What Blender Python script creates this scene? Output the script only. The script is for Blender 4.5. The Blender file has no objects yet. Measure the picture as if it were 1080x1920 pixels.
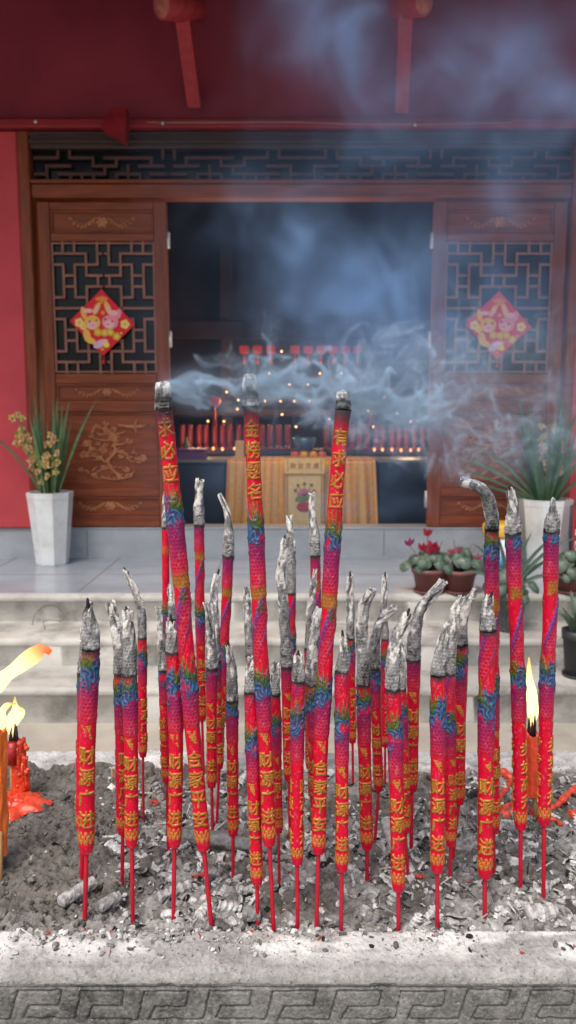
import bpy, math, random
import numpy as np
from math import radians as R, pi

random.seed(7)
rng = np.random.default_rng(7)
sc = bpy.context.scene
COL = sc.collection

# ------------------------------------------------------------------ camera frame (used to place things by survey)
F = 1400.0; TH = R(7.0); CZ = 1.57
CT, ST = math.cos(TH), math.sin(TH)

def wpt(px, py, Y):
    x = (px - 540) / F; y = (960 - py) / F
    dy = CT + y * ST; dz = -ST + y * CT
    t = Y / dy
    return (x * t, Y, CZ + dz * t)

def dist_on_plane(py, z):
    y = (960 - py) / F
    return (CZ - z) * (CT + y * ST) / (ST - y * CT)

def depth_of(p):
    return p[1] * CT - (p[2] - CZ) * ST

# ------------------------------------------------------------------ tags
def tag(o, label=None, cat=None, group=None, kind=None):
    if label: o['label'] = label
    if cat: o['category'] = cat
    if group: o['group'] = group
    if kind: o['kind'] = kind
    return o

def empty(name, loc, label=None, cat=None, group=None):
    o = bpy.data.objects.new(name, None); o.location = loc; o.empty_display_size = .05
    COL.objects.link(o)
    return tag(o, label, cat, group)

# ------------------------------------------------------------------ mesh builder
class MB:
    def __init__(s): s.v = []; s.f = []; s.c = []; s.smooth = []
    def add(s, vs, fs, col=(1, 1, 1), smooth=True):
        b = len(s.v); s.v += [tuple(p) for p in vs]
        cs = col if isinstance(col, list) else [col] * len(vs)
        s.c += cs
        s.f += [tuple(i + b for i in f) for f in fs]; s.smooth += [smooth] * len(fs)
    def box(s, x0, x1, y0, y1, z0, z1, col=(1, 1, 1), b=0.0):
        if b <= 0:
            vs = [(x, y, z) for x in (x0, x1) for y in (y0, y1) for z in (z0, z1)]
            fs = [(0, 1, 3, 2), (4, 6, 7, 5), (0, 4, 5, 1), (2, 3, 7, 6), (0, 2, 6, 4), (1, 5, 7, 3)]
            s.add(vs, fs, col, False); return
        # chamfered box
        vs = []; idx = {}
        for i, X in enumerate((x0, x1)):
            for j, Yv in enumerate((y0, y1)):
                for k, Z in enumerate((z0, z1)):
                    sx, sy, sz = (1, -1)[i], (1, -1)[j], (1, -1)[k]
                    idx[i, j, k] = len(vs)
                    vs += [(X, Yv + sy * b, Z + sz * b), (X + sx * b, Yv, Z + sz * b), (X + sx * b, Yv + sy * b, Z)]
        fs = []
        for i in (0, 1): fs.append([idx[i, j, k] for j, k in ((0, 0), (0, 1), (1, 1), (1, 0))])
        for j in (0, 1): fs.append([idx[i, j, k] + 1 for i, k in ((0, 0), (0, 1), (1, 1), (1, 0))])
        for k in (0, 1): fs.append([idx[i, j, k] + 2 for i, j in ((0, 0), (0, 1), (1, 1), (1, 0))])
        for j in (0, 1):
            for k in (0, 1):
                a, c = idx[0, j, k], idx[1, j, k]; fs.append((a + 1, c + 1, c + 2, a + 2))
        for i in (0, 1):
            for k in (0, 1):
                a, c = idx[i, 0, k], idx[i, 1, k]; fs.append((a, c, c + 2, a + 2))
        for i in (0, 1):
            for j in (0, 1):
                a, c = idx[i, j, 0], idx[i, j, 1]; fs.append((a, c, c + 1, a + 1))
        for q in idx.values(): fs.append((q, q + 1, q + 2))
        s.add(vs, fs, col, False)
    def tube(s, pts, rad, seg=10, col=(1, 1, 1), cap=True, flat=1.0, smooth=True):
        pts = np.array(pts, float); n = len(pts)
        rad = np.full(n, rad, float) if np.isscalar(rad) else np.array(rad, float)
        t = np.gradient(pts, axis=0); t /= np.linalg.norm(t, axis=1)[:, None] + 1e-12
        ref = np.array((1., 0, 0)) if abs(t[:, 0]).mean() < .8 else np.array((0, 0, 1.))
        vs = []; fs = []; cs = []
        for i in range(n):
            e1 = ref - t[i] * (ref @ t[i]); e1 /= np.linalg.norm(e1); e2 = np.cross(t[i], e1)
            for k in range(seg):
                a = 2 * pi * k / seg
                vs.append(pts[i] + rad[i] * (math.cos(a) * e1 + flat * math.sin(a) * e2))
            if isinstance(col, list): cs += [col[i]] * seg
        for i in range(n - 1):
            for k in range(seg):
                a = i * seg + k; b = i * seg + (k + 1) % seg
                fs.append((a, b, b + seg, a + seg))
        if cap:
            fs.append(tuple(reversed(range(seg)))); fs.append(tuple(range((n - 1) * seg, n * seg)))
        s.add(vs, fs, cs if isinstance(col, list) else col, smooth)
    def lathe(s, c, prof, seg=16, col=(1, 1, 1), smooth=True, rot=0.0):
        vs = []; fs = []
        for (r, z) in prof:
            for k in range(seg):
                a = 2 * pi * k / seg + rot
                vs.append((c[0] + r * math.cos(a), c[1] + r * math.sin(a), c[2] + z))
        for i in range(len(prof) - 1):
            for k in range(seg):
                a = i * seg + k; b = i * seg + (k + 1) % seg
                fs.append((a, b, b + seg, a + seg))
        fs.append(tuple(reversed(range(seg)))); fs.append(tuple(range((len(prof) - 1) * seg, len(prof) * seg)))
        s.add(vs, fs, col, smooth)
    def blob(s, c, r, seg=8, col=(1, 1, 1)):
        r = (r, r, r) if np.isscalar(r) else r
        vs = []; fs = []; m = seg // 2 + 1
        for i in range(m):
            th = pi * i / (m - 1)
            for k in range(seg):
                a = 2 * pi * k / seg
                vs.append((c[0] + r[0] * math.sin(th) * math.cos(a), c[1] + r[1] * math.sin(th) * math.sin(a), c[2] + r[2] * math.cos(th)))
        for i in range(m - 1):
            for k in range(seg):
                a = i * seg + k; b = i * seg + (k + 1) % seg
                fs.append((a + seg, b + seg, b, a))
        s.add(vs, fs, col, True)
    def blade(s, pts, wid, nrm=(0, -1, 0), col=(1, 1, 1), fold=.25):
        """a leaf: strip with a folded midrib"""
        pts = np.array(pts, float); n = len(pts); t = np.gradient(pts, axis=0)
        nr = np.array(nrm, float); vs = []; fs = []
        for i in range(n):
            sd = np.cross(t[i], nr); sd /= np.linalg.norm(sd) + 1e-9
            up = np.cross(sd, t[i]); up /= np.linalg.norm(up) + 1e-9
            w = wid[i]
            vs += [pts[i] - sd * w + up * w * fold, pts[i], pts[i] + sd * w + up * w * fold]
        for i in range(n - 1):
            a = 3 * i
            fs += [(a, a + 1, a + 4, a + 3), (a + 1, a + 2, a + 5, a + 4)]
        s.add(vs, fs, col, True)
    def build(s, name, m, parent=None, loc=None):
        me = bpy.data.meshes.new(name)
        off = np.array(loc if loc else ((0, 0, 0) if parent is None else parent.location), float)
        if parent is not None and parent.parent is not None and loc is None:
            p = parent.parent
            while p is not None: off = off + np.array(p.location); p = p.parent
        me.from_pydata([tuple(np.array(p) - off) for p in s.v], [], s.f)
        ca = me.color_attributes.new('paint', 'FLOAT_COLOR', 'POINT')
        ca.data.foreach_set('color', np.concatenate([np.array(s.c, np.float32).reshape(-1, 3), np.ones((len(s.v), 1), np.float32)], 1).ravel())
        me.polygons.foreach_set('use_smooth', s.smooth)
        me.materials.append(m)
        o = bpy.data.objects.new(name, me); COL.objects.link(o)
        if parent is not None: o.parent = parent
        else: o.location = tuple(off)
        return o

def grid_mesh(name, P, C, m, parent=None, wrap=False, caps=None):
    """P (n,k,3) world points, C (n,k,3) colours -> one mesh; wrap closes k"""
    n, k = P.shape[:2]
    off = np.zeros(3)
    q = parent
    while q is not None: off = off + np.array(q.location); q = q.parent
    V = (P - off).reshape(-1, 3).astype(np.float32)
    i = np.arange(n - 1)[:, None]; kk = k if wrap else k - 1
    j = np.arange(kk)[None]; j2 = (j + 1) % k
    q = np.stack([i * k + j, i * k + j2, (i + 1) * k + j2, (i + 1) * k + j], -1).reshape(-1, 4)
    me = bpy.data.meshes.new(name)
    me.vertices.add(len(V)); me.vertices.foreach_set('co', V.ravel())
    me.loops.add(q.size); me.loops.foreach_set('vertex_index', q.ravel().astype(np.int32))
    me.polygons.add(len(q)); me.polygons.foreach_set('loop_start', np.arange(0, q.size, 4, dtype=np.int32))
    me.polygons.foreach_set('use_smooth', np.ones(len(q), bool))
    me.update(calc_edges=True); me.validate()
    ca = me.color_attributes.new('paint', 'FLOAT_COLOR', 'POINT')
    ca.data.foreach_set('color', np.concatenate([C.reshape(-1, 3), np.ones((n * k, 1))], 1).astype(np.float32).ravel())
    me.materials.append(m)
    o = bpy.data.objects.new(name, me); COL.objects.link(o)
    if parent is not None: o.parent = parent
    return o

# ------------------------------------------------------------------ numpy noise
def vnoise(P, seed=0):
    """value noise, P (...,d) -> 0..1"""
    P = np.asarray(P, float); d = P.shape[-1]
    I = np.floor(P).astype(np.int64); f = P - I; f = f * f * (3 - 2 * f)
    out = 0
    for c in range(2 ** d):
        w = 1.0; h = np.full(P.shape[:-1], seed * 1013 + 17, np.int64)
        for a in range(d):
            b = (c >> a) & 1
            w = w * (f[..., a] if b else 1 - f[..., a])
            h = (h * 73856093) ^ ((I[..., a] + b) * (19349663 + 83492791 * a))
            h = h & 0x7fffffff
        h = (h ^ (h >> 13)) * 1274126177 & 0x7fffffff
        h = (h ^ (h >> 16)) & 0xffff
        out = out + w * h / 65535.0
    return out

def fbm(P, seed=0, oct=4, gain=.5):
    P = np.asarray(P, float); a = 1.0; s = 0; t = 0
    for o in range(oct):
        s = s + a * vnoise(P * 2 ** o, seed + o); t += a; a *= gain
    return s / t

def sstep(a, b, x):
    t = np.clip((x - a) / (b - a), 0, 1); return t * t * (3 - 2 * t)

def mixc(c, m, col):
    m = m[..., None]; return c * (1 - m) + np.array(col) * m

# ------------------------------------------------------------------ materials
def newmat(name):
    m = bpy.data.materials.new(name); m.use_nodes = True
    nt = m.node_tree; b = nt.nodes['Principled BSDF']
    return m, nt, b

def mat(name, base=None, rough=.5, var=.25, scale=8.0, bump=0.0, bscale=60.0, attr=False, metal=0.0, spec=.5,
        dirt=None, dscale=3.0, stretch=(1, 1, 1), detail=6.0, coat=0.0, rvar=.1, subs=0.0):
    m, nt, b = newmat(name); N = nt.nodes; L = nt.links
    tc = N.new('ShaderNodeTexCoord'); mp = N.new('ShaderNodeMapping'); mp.inputs['Scale'].default_value = stretch
    geo = N.new('ShaderNodeNewGeometry')
    L.new(geo.outputs['Position'], mp.inputs[0])
    nz = N.new('ShaderNodeTexNoise'); nz.inputs['Scale'].default_value = scale; nz.inputs['Detail'].default_value = detail
    L.new(mp.outputs[0], nz.inputs['Vector'])
    mr = N.new('ShaderNodeMapRange'); mr.inputs['From Min'].default_value = .25; mr.inputs['From Max'].default_value = .75
    mr.inputs['To Min'].default_value = 1 - var; mr.inputs['To Max'].default_value = 1 + var
    L.new(nz.outputs['Fac'], mr.inputs['Value'])
    mul = N.new('ShaderNodeVectorMath'); mul.operation = 'SCALE'
    if attr:
        at = N.new('ShaderNodeAttribute'); at.attribute_name = 'paint'; src = at.outputs['Color']
        if base is not None:
            mm = N.new('ShaderNodeVectorMath'); mm.operation = 'MULTIPLY'; L.new(src, mm.inputs[0]); mm.inputs[1].default_value = base; src = mm.outputs[0]
        L.new(src, mul.inputs[0])
    else:
        mul.inputs[0].default_value = base
    L.new(mr.outputs[0], mul.inputs['Scale'])
    last = mul.outputs[0]
    if dirt is not None:
        n2 = N.new('ShaderNodeTexNoise'); n2.inputs['Scale'].default_value = dscale; n2.inputs['Detail'].default_value = 8
        n2.inputs['Roughness'].default_value = .65
        L.new(geo.outputs['Position'], n2.inputs['Vector'])
        r2 = N.new('ShaderNodeMapRange'); r2.inputs['From Min'].default_value = .48; r2.inputs['From Max'].default_value = .68
        r2.inputs['To Max'].default_value = dirt[3]
        L.new(n2.outputs['Fac'], r2.inputs['Value'])
        mx = N.new('ShaderNodeMix'); mx.data_type = 'RGBA'
        L.new(r2.outputs[0], mx.inputs['Factor']); L.new(last, mx.inputs['A']); mx.inputs['B'].default_value = (*dirt[:3], 1)
        last = mx.outputs['Result']
    L.new(last, b.inputs['Base Color'])
    rr = N.new('ShaderNodeMapRange'); rr.inputs['To Min'].default_value = max(.02, rough - rvar); rr.inputs['To Max'].default_value = min(1, rough + rvar)
    L.new(nz.outputs['Fac'], rr.inputs['Value']); L.new(rr.outputs[0], b.inputs['Roughness'])
    b.inputs['Metallic'].default_value = metal; b.inputs['Specular IOR Level'].default_value = spec
    b.inputs['Coat Weight'].default_value = coat
    if subs: 
        b.inputs['Subsurface Weight'].default_value = subs; b.inputs['Subsurface Radius'].default_value = (.02, .006, .003)
    if bump:
        n3 = N.new('ShaderNodeTexNoise'); n3.inputs['Scale'].default_value = bscale; n3.inputs['Detail'].default_value = 8
        L.new(mp.outputs[0], n3.inputs['Vector'])
        bp = N.new('ShaderNodeBump'); bp.inputs['Strength'].default_value = min(1, bump); bp.inputs['Distance'].default_value = .004 * max(1, bump)
        L.new(n3.outputs['Fac'], bp.inputs['Height']); L.new(bp.outputs[0], b.inputs['Normal'])
    return m

def speckle(m, pairs):
    nt = m.node_tree; N = nt.nodes; L = nt.links; b = N['Principled BSDF']; src = b.inputs['Base Color'].links[0].from_socket
    geo = N.new('ShaderNodeNewGeometry')
    for sc_, lo, hi, colr, amt in pairs:
        n = N.new('ShaderNodeTexNoise'); n.inputs['Scale'].default_value = sc_; n.inputs['Detail'].default_value = 4; L.new(geo.outputs['Position'], n.inputs['Vector'])
        r = N.new('ShaderNodeMapRange'); r.inputs['From Min'].default_value = lo; r.inputs['From Max'].default_value = hi; r.inputs['To Max'].default_value = amt; L.new(n.outputs['Fac'], r.inputs['Value'])
        mx = N.new('ShaderNodeMix'); mx.data_type = 'RGBA'; L.new(r.outputs[0], mx.inputs['Factor']); L.new(src, mx.inputs['A']); mx.inputs['B'].default_value = (*colr, 1); src = mx.outputs['Result']
    L.new(src, b.inputs['Base Color'])

def emis(name, col, st, attr=False):
    m, nt, b = newmat(name); N = nt.nodes; L = nt.links; N.remove(b)
    e = N.new('ShaderNodeEmission'); e.inputs[1].default_value = st
    if attr:
        at = N.new('ShaderNodeAttribute'); at.attribute_name = 'paint'; L.new(at.outputs['Color'], e.inputs[0])
    else: e.inputs[0].default_value = (*col, 1)
    L.new(e.outputs[0], N['Material Output'].inputs[0])
    return m

def flame_mat():
    m, nt, b = newmat('flame'); N = nt.nodes; L = nt.links; N.remove(b)
    e = N.new('ShaderNodeEmission'); at = N.new('ShaderNodeAttribute'); at.attribute_name = 'paint'; L.new(at.outputs['Color'], e.inputs[0])
    t = N.new('ShaderNodeBsdfTransparent'); mx = N.new('ShaderNodeMixShader'); lw = N.new('ShaderNodeLayerWeight'); lw.inputs[0].default_value = .35
    r = N.new('ShaderNodeMapRange'); r.inputs['From Min'].default_value = .25; r.inputs['From Max'].default_value = .95; r.inputs['To Min'].default_value = .12; r.inputs['To Max'].default_value = .95
    L.new(lw.outputs['Facing'], r.inputs['Value']); L.new(r.outputs[0], mx.inputs[0]); L.new(e.outputs[0], mx.inputs[1]); L.new(t.outputs[0], mx.inputs[2]); L.new(mx.outputs[0], N['Material Output'].inputs[0])
    return m

M = {}
M['incense'] = mat('incense_paint', None, .42, .12, 90, .25, 500, attr=True, spec=.22, rvar=.12)
M['ash_tip'] = mat('ash_tip', None, .95, .28, 160, .8, 420, attr=True, spec=.1)
M['bamboo_red'] = mat('bamboo_red', (.42, .004, .020), .5, .2, 60, .1, 300, spec=.4)
M['bamboo'] = mat('bamboo_raw', (.36, .21, .09), .6, .25, 40, .1, 300)
M['ashbed'] = mat('ash_bed', None, .97, .3, 70, 1.0, 260, attr=True, spec=.1)
M['debris'] = mat('ash_debris', None, .95, .35, 130, .8, 420, attr=True, spec=.12)
M['stone'] = mat('censer_stone', None, .9, .2, 14, .8, 150, attr=True, spec=.2, dirt=(.24, .235, .225, .5), dscale=9)
speckle(M['stone'], [(170, .60, .70, (.10, .095, .085), .75), (260, .62, .70, (.55, .53, .50), .3), (45, .60, .72, (.14, .13, .12), .45), (600, .58, .7, (.09, .085, .08), .6)])
M['wood'] = mat('varnished_wood', (.185, .046, .018), .45, .4, 5, .12, 40, stretch=(7, 7, .8), spec=.22)
M['wood_h'] = mat('varnished_wood_rail', (.185, .046, .018), .45, .4, 5, .12, 40, stretch=(.8, 7, 7), spec=.22)
M['wood_lat'] = mat('lattice_wood', (.23, .105, .075), .5, .25, 9, 0, 40, spec=.25)
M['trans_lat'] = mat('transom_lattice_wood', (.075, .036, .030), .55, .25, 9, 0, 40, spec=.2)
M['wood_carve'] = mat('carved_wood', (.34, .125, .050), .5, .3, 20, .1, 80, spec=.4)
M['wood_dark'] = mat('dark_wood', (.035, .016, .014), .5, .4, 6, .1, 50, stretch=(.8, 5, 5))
M['redwall'] = mat('red_plaster', (.50, .062, .074), .75, .16, 3, .25, 90, spec=.25, dirt=(.40, .048, .06, .5), dscale=1.6)
M['redboard'] = mat('red_boards', (.25, .034, .058), .65, .22, 2.2, .08, 30, stretch=(1.5, 1, .8), spec=.3)
M['redbeam'] = mat('red_beam', (.24, .014, .024), .55, .25, 5, .15, 40, stretch=(.7, 4, 4), spec=.35)
M['strut'] = mat('red_strut', (.36, .035, .045), .6, .25, 7, .15, 60, stretch=(4, 4, .8), spec=.3)
M['rafter_end'] = mat('weathered_rafter_end', (.42, .13, .10), .8, .4, 22, .5, 60)
M['glass'] = mat('dark_glass', (.008, .009, .012), .12, .2, 3, 0, spec=.14, rvar=.03)
M['marble'] = mat('grey_marble', (.30, .32, .34), .35, .16, 3, .03, 40, stretch=(1, 1, 2.5), dirt=(.42, .43, .44, .6), dscale=5)
M['porch'] = mat('porch_tile', (.255, .285, .325), .16, .14, 2.5, .02, 20, stretch=(.8, 2.5, 1), dirt=(.34, .36, .39, .55), dscale=3.0, rvar=.06)
M['step'] = mat('worn_step_stone', (.39, .375, .34), .8, .25, 4, .6, 70, dirt=(.17, .16, .14, .85), dscale=4.2, spec=.25)
M['ground'] = mat('paving', (.36, .325, .275), .85, .2, 3, .4, 60, dirt=(.22, .20, .17, .65), dscale=2.0, spec=.2)
M['seam'] = mat('seam', (.13, .125, .12), .9, .2, 10)
M['potwhite'] = mat('white_glazed_pot', (.66, .68, .67), .3, .07, 7, .1, 40, dirt=(.42, .39, .33, .6), dscale=4, spec=.5)
M['soil'] = mat('soil', (.05, .035, .025), .95, .4, 60, .8, 150)
M['leaf'] = mat('leaf', None, .45, .3, 25, 0, attr=True, spec=.4)
M['petal'] = mat('petal', None, .6, .2, 60, 0, attr=True, spec=.3)
M['terracotta'] = mat('red_plastic_pot', (.15, .050, .046), .55, .2, 9, .05, 60)
M['potgrey'] = mat('grey_pot', (.085, .085, .09), .6, .25, 9, .1, 60)
M['potblack'] = mat('black_pot', (.028, .03, .032), .5, .25, 9, .1, 60)
M['paper'] = mat('red_paper_print', None, .55, .05, 30, 0, attr=True, spec=.3)
M['metal'] = mat('hinge_metal', (.62, .6, .56), .35, .1, 30, 0, metal=.8)
M['cloth'] = mat('altar_cloth', None, .8, .12, 30, .2, 200, attr=True, spec=.15)
M['counter'] = mat('counter_cloth', (.016, .033, .060), .6, .4, 3, .1, 60)
M['counter_top'] = mat('counter_top', (.20, .22, .23), .4, .2, 5)
M['redwax'] = mat('red_lamp_plastic', (.30, .022, .030), .4, .2, 9, 0, spec=.5)
M['lantern'] = mat('lantern_silk', (.50, .012, .014), .6, .2, 20, .1, 80)
M['bluebowl'] = mat('blue_bowl', (.06, .14, .26), .3, .35, 12, 0)
M['paint'] = mat('painted_things', None, .5, .1, 20, 0, attr=True)
M['wax'] = mat('melted_wax', None, .3, .15, 50, .5, 160, attr=True, spec=.5, subs=.25)
M['char'] = mat('char', (.012, .011, .011), .9, .3, 80, .5, 200)
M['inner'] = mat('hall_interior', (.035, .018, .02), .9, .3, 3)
M['extred'] = mat('extinguisher_red', (.45, .01, .02), .3, .1, 10, coat=.3)
M['lamp'] = emis('warm_lamp', (1, .45, .18), 3.0)
M['flame'] = flame_mat()
M['ember'] = emis('candle_bulb', (1, .30, .10), 2.2)
M['lead'] = mat('conduit', (.28, .12, .10), .5, .2, 10)
M['tile'] = mat('roof_underside', (.10, .012, .018), .8, .3, 4)

# ------------------------------------------------------------------ ground, porch, steps
ZP = .514; Z1 = .347; Z2 = .19; ZS = .75
YD = 5.74
def sheet(name, x0, x1, y0, y1, z, m):
    b = MB(); b.add([(x0, y0, z), (x1, y0, z), (x1, y1, z), (x0, y1, z)], [(0, 1, 2, 3)]); return b.build(name, m)
tag(sheet('ground', -300, 300, -300, 300, 0, M['ground']), kind='structure')

steps = empty('stone_steps', (0, 4.1, 0), 'worn beige stone steps leading from the paving up to the grey marble porch', 'steps')
def step_mesh(x0, x1, y0, y1, z0, z1, seed):
    """slab with a rounded, chipped front edge"""
    prof = [(y0 + .008, z0), (y0 + .008, z1 - .046), (y0 + .004, z1 - .042), (y0, z1 - .034), (y0, z1 - .018), (y0 + .005, z1 - .007), (y0 + .015, z1 - .001), (y0 + .03, z1), (y1, z1)]
    xs = np.arange(x0, x1 + .001, .025); P = np.zeros((len(xs), len(prof), 3))
    for j, (y, z) in enumerate(prof):
        P[:, j, 0] = xs; P[:, j, 1] = y; P[:, j, 2] = z
    chip = fbm(np.stack([xs * 5, xs * 0 + seed], -1), seed, 4)
    for j in (2, 3, 4, 5, 6): P[:, j, 1] += np.clip(chip - .5, 0, 1) * .03; P[:, j, 2] -= np.clip(chip - .52, 0, 1) * .04
    return grid_mesh('step', P[:, ::-1], np.ones_like(P), M['step'], steps)
step_mesh(-4.5, 4.5, 3.73, 4.10, -.02, Z2, 3)
step_mesh(-4.5, 4.5, 4.08, 4.50, .15, Z1, 5)
step_mesh(-4.5, 4.5, 4.455, 4.56, .30, ZP - .003, 9)

temple = empty('temple_hall', (0, YD, 0), 'red temple hall with carved brown doors standing open under a dark red eave', 'temple')
b = MB(); b.box(-6, 6, 4.50, 5.71, .02, ZP, b=.004); b.build('porch_floor', M['porch'], temple)
b = MB()
for x in (-2.9, -2.1, -1.3, -.5, .3, 1.1, 1.9, 2.7): b.box(x - .0025, x + .0025, 4.52, 5.69, ZP - .01, ZP + .0015)
for y in (5.06,): b.box(-5.9, 5.9, y - .0025, y + .0025, ZP - .01, ZP + .0012)
for x in (-1.55, -.42, .74, 1.62): b.box(x - .0025, x + .0025, 5.688, 5.71, ZP + .01, ZS - .02)
b.build('tile_seam', M['seam'], temple)
b = MB(); b.box(-6, 6, 5.69, 5.90, .1, ZS - .012); b.box(-6, 6, 5.683, 5.91, ZS - .012, ZS, b=.003); b.build('plinth', M['marble'], temple)

# red walls either side, above
xl, xr = -1.955, 2.135
ztop = 4.98
zf_t = wpt(0, 252, YD)[2]            # underside of the red beam
for q in ((-6, xl), (xr, 6)):
    b = MB(); b.box(*q, 5.66, 5.86, ZS, zf_t - .003, b=.01); b.build('wall', M['redwall'], temple)
zb_t = wpt(0, 224, YD - .1)[2]
b = MB(); b.box(-6, 6, 5.60, 5.84, zf_t, zb_t, b=.012); b.build('beam', M['redbeam'], temple)
b = MB()
b.box(-6, 6, 5.70, 5.80, zb_t + .002, ztop, b=.004)
b.build('upper_wall', M['redboard'], temple)
# roof: soffit boards sloping down to the eave, tiles above
b = MB()
def slab(x0, x1, ya, za, yb, zb, t):
    b.add([(x0, ya, za), (x1, ya, za), (x1, yb, zb), (x0, yb, zb), (x0, ya, za + t), (x1, ya, za + t), (x1, yb, zb + t), (x0, yb, zb + t)],
          [(0, 3, 2, 1), (4, 5, 6, 7), (0, 1, 5, 4), (2, 3, 7, 6), (1, 2, 6, 5), (0, 4, 7, 3)], smooth=False)
slab(-6.4, 6.4, 3.75, 4.02, 6.0, 5.02, .12); slab(-6.4, 6.4, 6.0, 5.02, 10.6, 6.6, .12)
b.build('roof', M['tile'], temple)
b = MB()
for i in range(-20, 21):
    x = i * .31 + .1
    b.tube([(x, 3.74, 3.955), (x, 5.9, 4.915)], .045, 10)
b.build('rafters', M['redboard'], temple)
# struts from the wall up to the eave purlin, and the short round beam ends beside them
def strut(pa, pb, ya, yb, name='strut'):
    b = MB(); A = np.array(wpt(*pa, ya)); B = np.array(wpt(*pb, yb)); w = .046
    d = (B - A); d = d / np.linalg.norm(d); sx = np.array((1, 0, 0)); nn = np.cross(d, sx)
    B2 = B + d * .12
    vs = [P + sx * a * w + nn * c * w for P in (A, B2) for a, c in ((-1, -1), (1, -1), (1, 1), (-1, 1))]
    b.add(vs, [(0, 1, 5, 4), (1, 2, 6, 5), (2, 3, 7, 6), (3, 0, 4, 7), (0, 3, 2, 1), (4, 5, 6, 7)], smooth=False)
    b.build(name, M['strut'], temple)
strut((365, 197), (341, 18), 5.66, 5.25); strut((752, 208), (760, 18), 5.66, 5.25)
for (ex, ey, tx, ty) in ((303, 10, 372, 16), (795, 4, 735, 12)):
    b = MB(); A = np.array(wpt(ex, ey, 5.10)); B = np.array(wpt(tx, ty, 5.36))
    pts = [A + (B - A) * t for t in (0, .02, .5, 1)]
    b.tube(pts, [.072, .082, .084, .082], 24)
    o = b.build('beam_end', M['strut'], temple)
    c = MB(); d = (A - B) / np.linalg.norm(A - B)
    c.tube([A - d * .01, A + d * .004], [.070, .066], 24); c.build('end_grain', M['rafter_end'], o)
# folded red bracket block under the beam at left
b = MB()
A = [wpt(205, 203, 5.5), wpt(236, 200, 5.5), wpt(234, 263, 5.44), wpt(191, 240, 5.44)]
Bk = [(p[0], p[1] + .12, p[2]) for p in A]
b.add(A + Bk, [(0, 3, 2, 1), (4, 5, 6, 7), (0, 1, 5, 4), (1, 2, 6, 5), (2, 3, 7, 6), (3, 0, 4, 7)], smooth=False)
b.build('bracket', M['redbeam'], temple)
b = MB(); pts = [wpt(x, y, 5.585) for x, y in ((275, 229), (300, 230), (480, 229), (560, 229), (640, 232), (790, 233), (960, 230))]
b.tube(pts, .007, 8); b.build('conduit', M['lead'], temple)
b = MB()
for x, y in ((305, 231), (67, 228), (778, 234)): b.blob(wpt(x, y, 5.575), .014)
b.build('bolt', M['metal'], temple)

# door frame: posts, header, transom
zd_t = wpt(0, 381, YD)[2]; zd_b = ZS + .004
def X(px, py=690, Y=YD): return wpt(px, py, Y)[0]
lx0, lx1 = -1.842, -.893; rx0, rx1 = 1.072, 2.05
for q in ((xl + .002, lx0 - .03), (rx1 + .02, xr - .002)):
    b = MB(); b.box(*q, 5.655, 5.83, ZS, zf_t - .004, b=.008); b.build('door_post', M['wood'], temple)
b = MB()
zr0, zr1 = wpt(0, 375, YD)[2], wpt(0, 349, YD)[2]
b.box(lx0 - .03, rx1 + .02, 5.67, 5.80, zr0, zr1, b=.012); b.box(lx0 - .03, rx1 + .02, 5.66, 5.70, zr1 + .002, zr1 + .025, b=.006)
b.build('door_lintel', M['wood_h'], temple)
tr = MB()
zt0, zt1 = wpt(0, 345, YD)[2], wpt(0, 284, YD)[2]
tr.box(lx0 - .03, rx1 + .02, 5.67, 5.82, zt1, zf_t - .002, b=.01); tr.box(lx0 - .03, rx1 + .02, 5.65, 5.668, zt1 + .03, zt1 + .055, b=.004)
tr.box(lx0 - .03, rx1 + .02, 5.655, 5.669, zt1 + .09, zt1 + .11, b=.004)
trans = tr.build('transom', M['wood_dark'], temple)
b = MB()
nC = 46; cw = (rx1 - lx0) / nC; rh = (zt1 - zt0) / 4
def tb(c0, r0, c1, r1):
    w = .0105
    xa, xb = sorted((lx0 + c0 * cw, lx0 + c1 * cw)); za, zb = sorted((zt1 - r0 * rh, zt1 - r1 * rh))
    b.box(xa - w, xb + w, 5.700 + (.0013 if c0 == c1 else 0), 5.722, za - w, zb + w)
seg = [(0, 1, 2, 1), (3, 1, 5, 1), (6, 1, 10, 1), (1, 2, 3, 2), (5, 2, 7, 2), (0, 3, 1, 3), (2, 3, 6, 3), (1, 2, 1, 4), (3, 3, 3, 4), (4, 3, 4, 4), (5, 3, 5, 4),
       (2, 0, 2, 1), (3, 0, 3, 1), (6, 2, 6, 3), (7, 3, 9, 3), (7, 3, 7, 4), (8, 2, 8, 4), (9, 3, 9, 4), (5, 1, 5, 2), (7, 1, 7, 2), (9, 2, 11, 2), (10, 1, 10, 2), (10, 3, 11.5, 3), (11, 0, 11, 1)]
for q in seg:
    for s0 in (0, 23):
        tb(q[0] + s0, q[1], q[2] + s0, q[3]); tb(23 - q[0] + s0, q[1], 23 - q[2] + s0, q[3])
b.box(lx0, rx1, 5.694, 5.725, zt0 - .004, zt0 + .02)
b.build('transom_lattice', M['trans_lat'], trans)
b = MB(); b.box(lx0 - .02, rx1 + .01, 5.74, 5.745, zt0, zt1); b.build('transom_pane', M['glass'], trans)

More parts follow.
